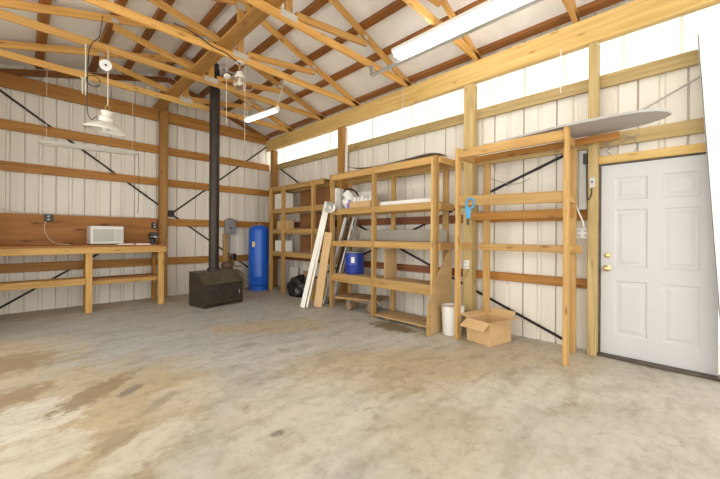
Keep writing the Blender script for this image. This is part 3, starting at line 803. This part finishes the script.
# clamp lamp
cl = thing('clamp_lamp', (3.775, 4.50, 1.80), 'silver reflector clamp lamp hung on the tall rack post above white boards', 'lamp')
dirv = Vector((-.62, -.62, -.30)).normalized()
q = dirv.to_track_quat('Z', 'Y').to_matrix().to_4x4()
bm = bmesh.new()
prof = [(.022,-.06),(.03,-.05),(.06,-.025),(.085,.01),(.10,.05),(.103,.052),(.088,.012),(.06,-.018),(.03,-.042),(.02,-.045)]
lathe('reflector', prof, (3.765, 4.495, 1.80), 'chrome', cl, 36, rot=q, capb=False, capt=False)
lathe('bulb', [(.010,-.05),(.014,-.03),(.026,.0),(.030,.015),(.022,.035),(.004,.043)], (3.765, 4.495, 1.80), 'offwhite', cl, 20, rot=q)
bm = bmesh.new(); addtube(bm, [Vector((3.765,4.495,1.80))-dirv*.05, Vector((3.765,4.495,1.80))-dirv*.12], [.02,.018], 12); meshobj('lamp_socket', bm, 'black', cl)
# pipes leaning inside tall rack
PIPES = ((3.985, 4.89, 4.37, .016, 'galv', 'shiny metal pipe leaning inside the tall rack, nearest its left post'), (4.03, 4.84, 4.31, .020, 'black', 'thick black pipe leaning just right of the shiny metal pipe'),
         (4.06, 4.79, 4.26, .014, 'paper', 'white pipe leaning in the tall rack just left of the blue drum'), (4.10, 4.76, 4.22, .018, 'greybox', 'grey pipe leaning deepest in the tall rack'),
         (4.00, 4.95, 4.43, .015, 'paper', 'white pipe leaning behind the left post of the tall rack'))
for x, y, y2, r, mt, lb in PIPES:
    o = tube('pipe_length', [(x, y, .004), (x+.07, y2, 1.62)], r, mt, None, 10); one(o, lb, 'pipe')
# shelf 2 contents
o = box('magazine_file', (4.04, 4.53, 1.766+.19), (.22, .05, .38), 'paper', None, .004); one(o, 'tall white cardboard file at left end of the upper shelf of tall rack', 'file')
o = box('paper_roll_box', (4.02, 4.46, 1.766+.18), (.20, .055, .36), 'lightgrey', None, .004); one(o, 'grey upright box beside the tall white file on the upper shelf', 'box')
pb = thing('plastic_bag', (4.03, 4.30, 1.766), 'crumpled white printed plastic bag standing on upper shelf of the tall rack', 'bag')
bm = bmesh.new(); bmesh.ops.create_icosphere(bm, subdivisions=3, radius=1)
for v in bm.verts:
    n = v.co.normalized(); k = 1 + .25*mnoise.noise(n*2.6) + .1*mnoise.noise(n*6)
    v.co = Vector((n.x*.10*k, n.y*.115*k, max(0., .16+n.z*.165*k)))
meshobj('bag_body', bm, 'paper', pb, MW[pb.name].copy(), smooth=True)
relbox('printed_patch', pb, (-.112, .02, .19), (.012, .06, .06), 'greybox', .004); 
o = lathe('spray_bottle', [(.035,0),(.038,.02),(.036,.07),(.018,.10),(.012,.12),(.016,.125),(.016,.15)], (3.95, 4.192, 1.766), 'purple', None, 20); one(o, 'small purple bottle at foot of white plastic bag on the upper shelf', 'bottle')
tr = thing('jar_carton', (4.02, 3.90, 1.766), 'shallow tan cardboard tray holding white jars on the upper shelf', 'tray')
relbox('tray_bottom', tr, (0, 0, .005), (.22, .50, .010), 'cardboard', .002)
for sx in (-.105, .105): relbox('tray_side', tr, (sx, 0, .055), (.008, .50, .09), 'cardboard', .002)
for sy in (-.246, .246): relbox('tray_end', tr, (0, sy, .055), (.20, .008, .09), 'cardboard', .002)
for k in range(5):
    jl = ['leftmost white jar in the tan tray', 'second white jar from the left in the tan tray', 'middle white jar in the tan tray', 'fourth white jar from the left in the tan tray', 'rightmost white jar in the tan tray'][k]
    jt = thing('jar', (3.985, 4.09-.093*k, 1.7765), jl, 'jar', 'jars in the cardboard tray')
    lathe('jar_body', [(.036,0),(.040,.006),(.040,.13),(.030,.15)], (3.985, 4.09-.093*k, 1.7765), 'paper' if k % 2 == 0 else 'primed', jt, 20)
    lathe('lid', [(.033,.1505),(.034,.153),(.034,.178),(.030,.182)], (3.985, 4.09-.093*k, 1.7765), 'lightgrey' if k % 2 else 'white', jt, 20)
# back boxes
o = box('storage_carton', (4.21, 4.06, 1.766+.15), (.09, .50, .30), 'primed', None, .004); one(o, 'pale flat carton standing behind the jar tray on the upper shelf', 'box')
# coiled cloth/dark hose on top of bag
o = tube('hose', smoothpath([(4.0, 4.38, 2.10), (4.02, 4.27, 2.115), (4.05, 4.17, 2.08), (4.07, 4.10, 2.00), (4.08, 4.08, 1.94)], 6), .016, 'black', None, 8); one(o, 'black hose end lying over the white plastic bag', 'hose')
# right bay upper shelf
o = lumber('white_channel', (4.02, 3.50, 1.800), (4.00, 2.48, 1.795), .06, .10, 'white'); one(o, 'long white channel lying on the upper shelf in right bay of tall rack', 'channel')
o = lumber('diagonal_stick', (4.20, 3.58, 1.83), (4.18, 3.10, 1.79), .035, .035, 'shelf'); one(o, 'short wood stick lying behind the white channel on upper shelf', 'stick')
# grey board standing on middle shelf
o = lumber('grey_plank', (4.235, 4.20, 1.302), (4.235, 2.46, 1.302), .180, .018, 'greyboard'); one(o, 'grey board standing on edge along the middle shelf of the tall rack', 'board')
# blue container
bb = thing('plastic_drum', (4.13, 4.235, .620), 'dark blue plastic drum with black lid on lower shelf of the tall rack', 'drum')
lathe('drum_body', [(.150,0),(.165,.015),(.168,.05),(.168,.14),(.172,.15),(.172,.165),(.168,.175),(.168,.33),(.160,.36),(.150,.365)], (4.13, 4.235, .620), 'bluebin', bb, 36)
lathe('lid', [(.163,.366),(.166,.370),(.166,.392),(.150,.398),(.001,.398)], (4.13, 4.235, .620), 'greybox', bb, 36, capt=False)
bm = bmesh.new()
a0 = math.radians(205)
rows = []
for k in range(6):
    a = a0 + k*.07 
    rows.append([bm.verts.new((.1695*math.cos(a), .1695*math.sin(a), z)) for z in (.20, .30)] + [bm.verts.new((.1675*math.cos(a), .1675*math.sin(a), z)) for z in (.30, .20)])
for a, b_ in zip(rows, rows[1:]):
    for q_ in range(4): bm.faces.new((a[q_], b_[q_], b_[(q_+1) % 4], a[(q_+1) % 4]))
bm.faces.new(rows[0]); bm.faces.new(rows[-1][::-1])
meshobj('label', bm, 'paper', bb, MW[bb.name].copy())
# plywood divider on lower shelf
o = prism('plywood_offcut', [(-.15, 0), (.15, 0), (.15, .46), (-.15, .46)], .016, 'tanboard', None, axes((4.12, 3.40, .620), (1,0,0), (0,0,1), (0,-1,0))); one(o, 'tan plywood panel standing upright on the lower shelf of tall rack', 'panel')
# dolly
dl = thing('wooden_dolly', (4.11, 4.03, 0), 'low wooden dolly with caster wheels under the tall rack', 'dolly', rz=.33)
relbox('platform', dl, (0, 0, .225), (.46, .84, .034), 'rustwood', .004)
relbox('underframe', dl, (-.10, 0, .186), (.05, .50, .042), 'rustwood'); relbox('underframe', dl, (.12, 0, .186), (.05, .50, .042), 'rustwood')
for sx in (-.10, .12):
    for sy in (-.20, .20):
        wy = sy
        f = relbox('caster_fork', dl, (sx, wy, .150), (.05, .06, .030), 'greybox', .004)
        c_ = rel(dl, (sx, wy, .069))
        lathe('wheel', [(.02,-.024),(.062,-.024),(.067,-.016),(.067,.016),(.062,.024),(.02,.024)], c_, 'wheel', f, 24, rot=Matrix.Rotation(math.pi/2+.0, 4, 'Y') @ Matrix.Identity(4))
# plywood sheet on floor right bay
o = lumber('plywood_sheet', (4.06, 3.52, .050), (4.06, 2.50, .050), .42, .020, 'tanboard', up=(1,0,0)); one(o, 'plywood sheet lying low under right bay of the tall rack', 'panel')
for y in (3.30, 2.70):
    o = lumber('sleeper_block', (3.92, y, .019), (4.24, y, .019), .038, .06, 'shelf'); one(o, 'timber block under the low plywood sheet, %s' % ('left' if y > 3 else 'right'), 'block')
# tan leaning sheet between racks
poly = [(0,0), (.62,0), (.62,1.10), (.50,1.06), (.20,.72), (.045,.42), (0,.20)]
cs = thing('hardboard_sheet', (3.66, 2.39, 0), 'tan hardboard sheet with cut corner standing behind the white bucket', 'sheet')
Wm = axes((3.64, 2.393, .002), (1,0,0), (0,0,1), (0,-1,0))
prism('panel', poly, .008, 'tanboard', cs, Wm)
bm = bmesh.new(); addbox(bm, (.03, .21, .014), (.05, .42, .018), .002); meshobj('edge_strip', bm, 'shelf', cs, Wm)
# bucket
bk = thing('bucket', (3.985, 2.255, 0), 'white plastic bucket with wire handle on the floor beside the cardboard box', 'bucket')
BP = (3.995, 2.225, 0)
bk.location = BP; MW[bk.name] = Matrix.Translation(BP)
lathe('pail', [(.128,0),(.130,.006),(.143,.29),(.150,.291),(.150,.302),(.144,.304),(.145,.325),(.152,.326),(.152,.338),(.146,.340),(.148,.372),(.141,.372),(.139,.33),(.124,.012),(.001,.012)], BP, 'white', bk, 40, capb=True, capt=False)
bm = bmesh.new()
pts = [(.155*math.cos(a)*.98, -.155*math.cos(a)*.2, .335-.155*math.sin(a)*.0 + .09*math.sin(a)) for a in [math.pi*k/14 for k in range(15)]]
pts = [Vector(( .05-.20*math.sin(a)*.9*1.0 - .05, .157*math.cos(a), .338+.055*math.sin(a))) for a in [math.pi*k/14 for k in range(15)]]
addtube(bm, pts, .0035, 8); meshobj('wire_handle', bm, 'galv', bk, MW[bk.name].copy())
o = lumber('paint_stick', (3.80, 2.34, .3775), (4.03, 2.14, .3775), .008, .035, 'shelf', up=(0,0,1)); one(o, 'flat wood stick resting across the white bucket rim', 'stick')
# open cardboard box
W_, D_, H_ = .335, .41, .27
ux = Vector((-.215, -.977, 0)).normalized(); vx = Vector((.977, -.215, 0)).normalized()
og = Vector((3.885, 1.965, 0))
cb = thing('cardboard_box', og + ux*W_/2 + vx*D_/2, 'open tan cardboard box with flaps on the floor beside the bucket', 'box')
def panel(name, o_, x, y, w, h, t=.005, mat='cardboard', par=None):
    x = Vector(x).normalized(); y = Vector(y); y = (y - x*y.dot(x)).normalized(); z = x.cross(y)
    bm = bmesh.new(); addbox(bm, (w/2, h/2, 0), (w, h, t), .001)
    return meshobj(name, bm, mat, par, axes(o_, x, y, z))
Z = Vector((0,0,1))
panel('bottom_panel', og + Z*.003, ux, vx, W_, D_, par=cb)
f_ = panel('side_panel', og + Z*.006, ux, Z, W_, H_, par=cb)
b_ = panel('side_panel', og + vx*D_ + Z*.006, ux, Z, W_, H_, par=cb)
l_ = panel('side_panel', og + Z*.006, vx, Z, D_, H_, par=cb)
r_ = panel('side_panel', og + ux*W_ + Z*.006, vx, Z, D_, H_, par=cb)
panel('flap', og + Z*(H_+.006), ux, -vx*.80 - Z*.45, W_, .16, par=cb)
panel('flap', og + vx*D_ + Z*(H_+.006), ux, -vx*.1 + Z*.35 + vx*.6, W_, .13, par=cb)
panel('flap', og + Z*(H_+.008), vx, -ux*.55 + Z*.10, D_, .13, par=cb)
panel('flap', og + ux*W_ + Z*(H_+.008), vx, ux*.75 + Z*.22, D_, .16, par=cb)
bm = bmesh.new(); addbox(bm, (W_/2, .17, .0035), (.05, .20, .001), 0)
# blue ring tool
bt_ = thing('hand_tool', (3.797, 1.90, 1.62), 'bright blue ring-handled cutting tool hanging on the open rack', 'tool')
bm = bmesh.new()
pts = [Vector((0, .052*math.cos(a)-.01, .072+.062*math.sin(a))) for a in [2*math.pi*k/20 for k in range(21)]]
addtube(bm, pts, .011, 8, cap=False); meshobj('ring_grip', bm, 'cyan', bt_, MW[bt_.name].copy(), smooth=True)
bm = bmesh.new(); addbox(bm, (0, .012, -.045), (.024, .052, .13), .01); addbox(bm, (0, .035, .0), (.02, .03, .10), .008); meshobj('grip_body', bm, 'cyan', bt_, MW[bt_.name].copy())
bm = bmesh.new(); addbox(bm, (0, .018, -.145), (.012, .026, .09), .005); meshobj('dark_jaw', bm, 'black', bt_, MW[bt_.name].copy())
# items on top of tall rack
def sheetstrip(name, pts, wdt, t, mat, label, cat):
    """bent strip: centre line pts, width along x"""
    bm = bmesh.new(); rows = []
    pts = smoothpath(pts, 6)
    for p in pts: rows.append([bm.verts.new(p + Vector((sx*wdt/2, 0, sz*t/2))) for sx, sz in ((-1,-1),(1,-1),(1,1),(-1,1))])
    for a, b2 in zip(rows, rows[1:]):
        for k in range(4): bm.faces.new((a[k], b2[k], b2[(k+1) % 4], a[(k+1) % 4]))
    bm.faces.new(rows[0]); bm.faces.new(rows[-1][::-1])
    return one(meshobj(name, bm, mat, smooth=False), label, cat)
sheetstrip('metal_flashing', [(4.00, 4.35, 2.52), (4.00, 4.05, 2.445), (4.0, 3.75, 2.405), (4.0, 3.45, 2.395), (4.0, 3.0, 2.41), (4.0, 2.55, 2.43), (4.02, 2.38, 2.405)], .24, .004, 'greyboard', 'long thin bent metal flashing lying on top of the tall rack', 'flashing')
o = lumber('white_strip', (4.315, 4.66, 3.33), (4.19, 4.54, 2.395), .055, .02, 'primed', up=(0,1,0)); one(o, 'white strip leaning upright against the post above the tall rack', 'strip')
# ------------------------------------------------------------------ lights and hanging things
def vcord(name, x, y, z0, z1, mat, label, r=.004, cat='cord'):
    o = tube(name, [(x, y, z0), (x, y, z1)], r, mat, None, 6); return one(o, label, cat)
# long lit fixture
L = thing('fluorescent_light', (3.36, 1.95, 3.70), 'long lit fluorescent light hung under the trusses near the eave beam', 'light')
y0, y1 = .74, 3.20
lumber('housing', (3.325, y0, 3.650), (3.325, y1-.50, 3.650), .050, .13, 'white', L)
for sx in (-.034, .030):
    lathe('lamp_tube', [(.030, y0+.02), (.030, y1-.54)], (3.325+sx, 0, 3.592), 'tube', L, 16, rot=Matrix.Rotation(-math.pi/2, 4, 'X'))
lumber('side_rail', (3.432, y0, 3.560), (3.432, y1, 3.560), .022, .070, 'galv', L)
box('end_bracket', (3.432, y1+.003, 3.625), (.070, .006, .152), 'galv', L, .002)
for y in (.91, 2.08, 3.175): box('hanger_plate', (3.432, y, 3.637), (.02, .02, .131), 'galv', L, .002)
for y in (.91, 2.08): box('hanger', (3.325, y, 3.688), (.05, .03, .028), 'galv', L, .002)
# far fixture
L2 = thing('fluorescent_light', (2.78, 5.12, 3.35), 'short lit fluorescent light hanging on chains near the stove pipe', 'light')
a0, a1 = (2.735, 5.58, 3.29), (2.83, 4.70, 3.285)
lumber('housing', Vector(a0)+Vector((0,0,.055)), Vector(a1)+Vector((0,0,.040)), .03, .075, 'white', L2)
lumber('lamp_lens', Vector(a0)+Vector((.002,-.02,.01)), Vector(a1)+Vector((-.002,.02,.01)), .030, .068, 'tube_far', L2)
lathe('end_cap', [(.042,0),(.042,.012),(.02,.018)], Vector(a1)+Vector((0,-.002,.03)), 'white', L2, 24, rot=Matrix.Rotation(math.pi/2, 4, 'X'))
for p, dx in ((a0, .1), (a1, .1)):
    bm = bmesh.new(); q = Vector(p); addtube(bm, [(q.x, q.y+(-.06 if p is a0 else -.0), q.z+.075), (q.x, 5.50 if p is a0 else 4.478, 3.71)], .004, 6); meshobj('chain', bm, 'rope', L2)
# unlit strip light over the bench
L3 = thing('strip_light', (.735, 6.68, 2.66), 'thin unlit white strip light hanging above the workbench', 'light')
lumber('housing', (.13, 6.68, 2.625), (1.345, 6.68, 2.67), .045, .075, 'stripgrey', L3)
lumber('lamp_lens', (.17, 6.68, 2.592), (1.305, 6.68, 2.637), .022, .055, 'stripgrey', L3)
for x, z in ((.22, 2.65), (1.27, 2.69)):
    bm = bmesh.new(); addtube(bm, [(x, 6.68, z), (x, 6.68, 3.70)], .0025, 6); meshobj('chain', bm, 'rope', L3)
tube('pull_cord', smoothpath([(1.325, 6.66, 2.70), (1.35, 6.66, 2.66), (1.355, 6.66, 2.55), (1.36, 6.66, 2.3), (1.36, 6.67, 1.9), (1.365, 6.75, 1.65)], 5), .004, 'cord', L3)
# white enamel pendant
P = thing('pendant_lamp', (.745, 5.50, 2.68), 'white enamel pendant lamp with wide dish shade hanging above workbench', 'lamp')
tilt = Matrix.Rotation(math.radians(4), 4, 'Y') @ Matrix.Rotation(math.radians(6), 4, 'X')
pc = (.745, 5.50, 2.67)
lathe('dish_shade', [(.232,-.012),(.236,-.008),(.232,.004),(.205,.028),(.15,.065),(.105,.090),(.075,.105),(.070,.103),(.10,.084),(.145,.058),(.20,.022),(.226,-.002)], pc, 'offwhite', P, 48, rot=tilt, capb=False, capt=False)
lathe('lamp_neck', [(.078,.100),(.082,.115),(.080,.16),(.060,.175),(.055,.20),(.070,.215),(.070,.240),(.04,.255),(.014,.262)], pc, 'offwhite', P, 32, rot=tilt)
lathe('bulb', [(.012,.08),(.03,.06),(.042,.03),(.036,.0),(.015,-.018),(.001,-.02)], pc, 'offwhite', P, 20, rot=tilt)
bm = bmesh.new(); addtube(bm, [Vector((.028*math.cos(a), 0, .028*math.sin(a)+.29)) for a in [2*math.pi*k/14 for k in range(15)]], .006, 6, cap=False)
meshobj('hanging_ring', bm, 'copper', P, Matrix.Translation(pc) @ tilt, smooth=True)
bm = bmesh.new(); addtube(bm, [(.765, 5.47, 2.98), (.765, 5.47, 3.715)], .006, 8); meshobj('support_rope', bm, 'rope', P)
D = thing('pulley_disc', (.735, 5.44, 3.495), 'round white disc hanging on the rope above the pendant lamp', 'pulley')
dq = (Vector((0,0,1.29))-Vector((.735,5.44,3.495))).normalized(); dq = Vector((dq.x, dq.y, dq.z*.5)).to_track_quat('Z','Y').to_matrix().to_4x4()
lathe('disc', [(.064,-.012),(.068,-.008),(.068,.008),(.064,.012),(.022,.014),(.018,.010)], (.735, 5.425, 3.495), 'white', D, 32, rot=dq)
lathe('hub', [(.013,.0),(.013,.020),(.006,.024)], (.735, 5.425, 3.495), 'black', D, 16, rot=dq)
o = tube('lamp_cord', smoothpath([(.70, 5.44, 4.13), (.69, 5.44, 4.0), (.665, 5.44, 3.84), (.60, 5.44, 3.74), (.565, 5.44, 3.62), (.555, 5.44, 3.30), (.55, 5.44, 3.0), (.560, 5.45, 2.82), (.60, 5.47, 2.76), (.62, 5.50, 2.79), (.66, 5.50, 2.83)], 6), .005, 'cord'); one(o, 'black cord falling from the truss to the white pendant lamp', 'cord')
o = tube('cord_coil', [Vector((.61+.07*math.cos(a), 5.43, 3.25+.07*math.sin(a))) for a in [2*math.pi*k/20 for k in range(20)]], .006, 'cord'); one(o, 'small black loop of cord beside the pendant lamp rope', 'cord')
bm = bmesh.new(); addbox(bm, (0,0,0), (.012, .012, .66), .002); addbox(bm, (.0,0,-.12), (.10,.012,.012), .002); addbox(bm, (-.03,0,-.22), (.010,.012,.2), .002)
o = meshobj('hanger_rod', bm, 'rope', None, Matrix.Translation((.535, 5.455, 3.38))); one(o, 'thin pale hanger rod with crossbar left of the white disc', 'hanger')
# yellow cord along chord of the back truss
o = tube('extension_cord', smoothpath([(.62, 6.645, 3.72), (1.0, 6.64, 3.74), (1.4, 6.64, 3.715), (1.8, 6.64, 3.70), (2.1, 6.64, 3.69), (2.5, 6.64, 3.74)], 6), .010, 'amberrope'); one(o, 'yellow extension cord running along the truss nearest the back wall', 'cord')
# black cable on third truss
o = tube('power_cable', smoothpath([(1.25, 4.43, 3.84), (1.40, 4.43, 3.835), (1.55, 4.43, 3.80), (1.72, 4.43, 3.745), (1.86, 4.43, 3.735), (2.00, 4.43, 3.69), (2.08, 4.43, 3.66)], 6), .007, 'cord'); one(o, 'black cable sagging along the truss towards the jar light', 'cable')
# jar light
J = thing('jar_light', (2.09, 4.46, 3.42), 'clear glass jar light hanging below the truss centre', 'light')
lathe('ceiling_base', [(.055,.245),(.060,.25),(.060,.262),(.05,.27)], (2.09, 4.46, 3.43), 'offwhite', J, 28)
lathe('stem', [(.018,.12),(.018,.245)], (2.09, 4.46, 3.43), 'brass', J, 16)
lathe('collar', [(.058,.045),(.062,.05),(.060,.075),(.045,.095),(.04,.125),(.022,.13)], (2.09, 4.46, 3.43), 'offwhite', J, 28)
lathe('glass_jar', [(.055,.044),(.078,.02),(.090,-.02),(.086,-.07),(.062,-.105),(.02,-.12),(.001,-.121)], (2.09, 4.46, 3.43), 'glass', J, 32, capb=False, capt=False)
lathe('bulb', [(.014,.044),(.018,.02),(.030,-.015),(.026,-.045),(.008,-.06)], (2.09, 4.46, 3.43), 'offwhite', J, 20)
for x, z0, lb in ((1.90, 2.78, 'left'), (2.16, 2.55, 'right')):
    o = vcord('pull_string', x, 4.437, z0, 3.74, 'rope', 'thin pale pull string hanging beside the jar light, ' + lb, .003)
bx = thing('ceiling_bracket', (2.03, 4.86, 3.72), 'silver bracket and junction box on the chord above the stove pipe', 'bracket')
bm = bmesh.new(); addbox(bm, (0,0,0), (.10,.10,.06), .01); addbox(bm, (.10,0,-.03), (.20,.03,.015), .003); addbox(bm, (-.03,0,-.07), (.03,.03,.10), .004)
meshobj('bracket_plate', bm, 'galv', bx, MW[bx.name] @ Matrix.Translation((0,0,.02)))
lathe('junction_box', [(.045,0),(.05,.005),(.05,.04),(.045,.045)], (2.08, 4.84, 3.60), 'offwhite', bx, 20)

# ------------------------------------------------------------------ right wall electrics
c = thing('cable_trough', (4.30, .826, 1.93), 'grey vertical wiring trough on the wall between rack and door post', 'trough')
box('cover', (4.42, .840, 1.93), (.095, .085, .66), 'lightgrey', c, .008)
box('switch_box', (4.362, .812, 2.16), (.020, .045, .12), 'black', c, .006)
outlet((4.40, .842, 1.335), 'white two-gang outlet below the grey wiring trough beside door post', 'white', 'x', .115, .115, 2)
ls = thing('light_switch', (4.305, .742, 1.885), 'small pale light switch on the post beside the door', 'switch')
box('switch_plate', (4.321, .742, 1.885), (.014, .052, .11), 'lightgrey', ls, .003); box('toggle', (4.310, .742, 1.89), (.010, .010, .025), 'black', ls, .002)
o = tube('white_cable', smoothpath([(4.33, .925, 2.20), (4.335, .93, 1.90), (4.33, .91, 1.72), (4.34, .87, 1.57), (4.35, .83, 1.46), (4.355, .825, 1.40)], 6), .008, 'white'); one(o, 'white cable looping down beside the grey wiring trough', 'cable')
o = tube('black_cable', smoothpath([(4.335, .80, 2.12), (4.335, .795, 1.9), (4.33, .79, 1.74), (4.32, .775, 1.70), (4.315, .75, 1.75), (4.315, .745, 1.82)], 6), .006, 'cord'); one(o, 'black cable running from wiring trough to the light switch', 'cable')
o = tube('conduit', [(4.459, 1.00, 1.30), (4.459, 1.00, 2.10)], .010, 'galv'); one(o, 'thin metal conduit behind the right post of the open rack', 'conduit')
o = tube('wire_loop', smoothpath([(4.44, .66, 2.40)] + [(4.45, .50+.12*math.cos(a), 2.25+.12*math.sin(a)) for a in [2*math.pi*k/16 for k in range(17)]] + [(4.45, .36, 2.36)], 3), .004, 'greybox'); one(o, 'thin loop of dark wire hanging above the door', 'wire')
# galvanised arm above the board
o = lumber('galvanized_arm', (4.463, .55, 2.50), (4.463, -.09, 2.82), .032, .012, 'galv', up=(1,0,0)); one(o, 'slanted galvanized metal arm above the pale board tip', 'arm')
o = tube('wire_loop', smoothpath([(4.455, 2.0, 2.12), (4.46, 1.85, 2.05), (4.46, 1.65, 1.98), (4.46, 1.5, 1.99), (4.46, 1.42, 2.03)], 5), .004, 'greybox'); one(o, 'thin grey wire sagging on the wall inside the open rack', 'wire')
outlet((4.31, 2.19, .90), 'tan outlet on thick pale timber post above the cardboard box', 'offwhite', 'x', .075, .12)
# cords on the beam
vcord('hanging_cord', 4.318, 3.33, 3.02, 3.68, 'white', 'thin white cord hanging over the eave beam above the tall rack', .004)
vcord('hanging_cord', 4.318, 1.05, 2.95, 3.45, 'white', 'thin white cord hanging from the eave beam left of door post', .004)
o = tube('white_cable', smoothpath([(4.0, .95, 3.96), (4.15, .955, 3.95), (4.24, .955, 3.86), (4.31, .94, 3.74), (4.33, .90, 3.71)], 6), .006, 'white'); one(o, 'white cable on the truss end above the eave beam near the door', 'cable')

# ------------------------------------------------------------------ camera, light
def camera():
    a, c = math.radians(45.517), math.radians(.359)
    F = Vector((math.sin(a), math.cos(a), 0)); R0 = Vector((math.cos(a), -math.sin(a), 0)); U0 = R0.cross(F)
    R = R0*math.cos(c)+U0*math.sin(c); U = U0*math.cos(c)-R0*math.sin(c)
    cd = bpy.data.cameras.new('camera'); cam = bpy.data.objects.new('camera', cd); COL.objects.link(cam)
    m = Matrix(((R.x,U.x,-F.x,0),(R.y,U.y,-F.y,0),(R.z,U.z,-F.z,1.29),(0,0,0,1)))
    cam.matrix_world = m
    cd.sensor_fit = 'HORIZONTAL'; cd.sensor_width = 36.; cd.lens = 331.57/720*36
    cd.shift_x = -(361.95-360)/720; cd.shift_y = (235.86-239.5)/720
    cd.clip_start = .05
    SC.camera = cam
camera()
w = bpy.data.worlds.new('overcast_sky'); SC.world = w; w.use_nodes = True
nt = w.node_tree; nt.nodes.clear()
bg = nt.nodes.new('ShaderNodeBackground'); ow = nt.nodes.new('ShaderNodeOutputWorld')
bg.inputs[0].default_value = (1, .985, .925, 1); bg.inputs[1].default_value = 2.4
nt.links.new(bg.outputs[0], ow.inputs[0])
vs = SC.view_settings
vs.view_transform = 'Standard'; vs.look = 'None'; vs.gamma = 1; vs.use_curve_mapping = False
vs.exposure = .22
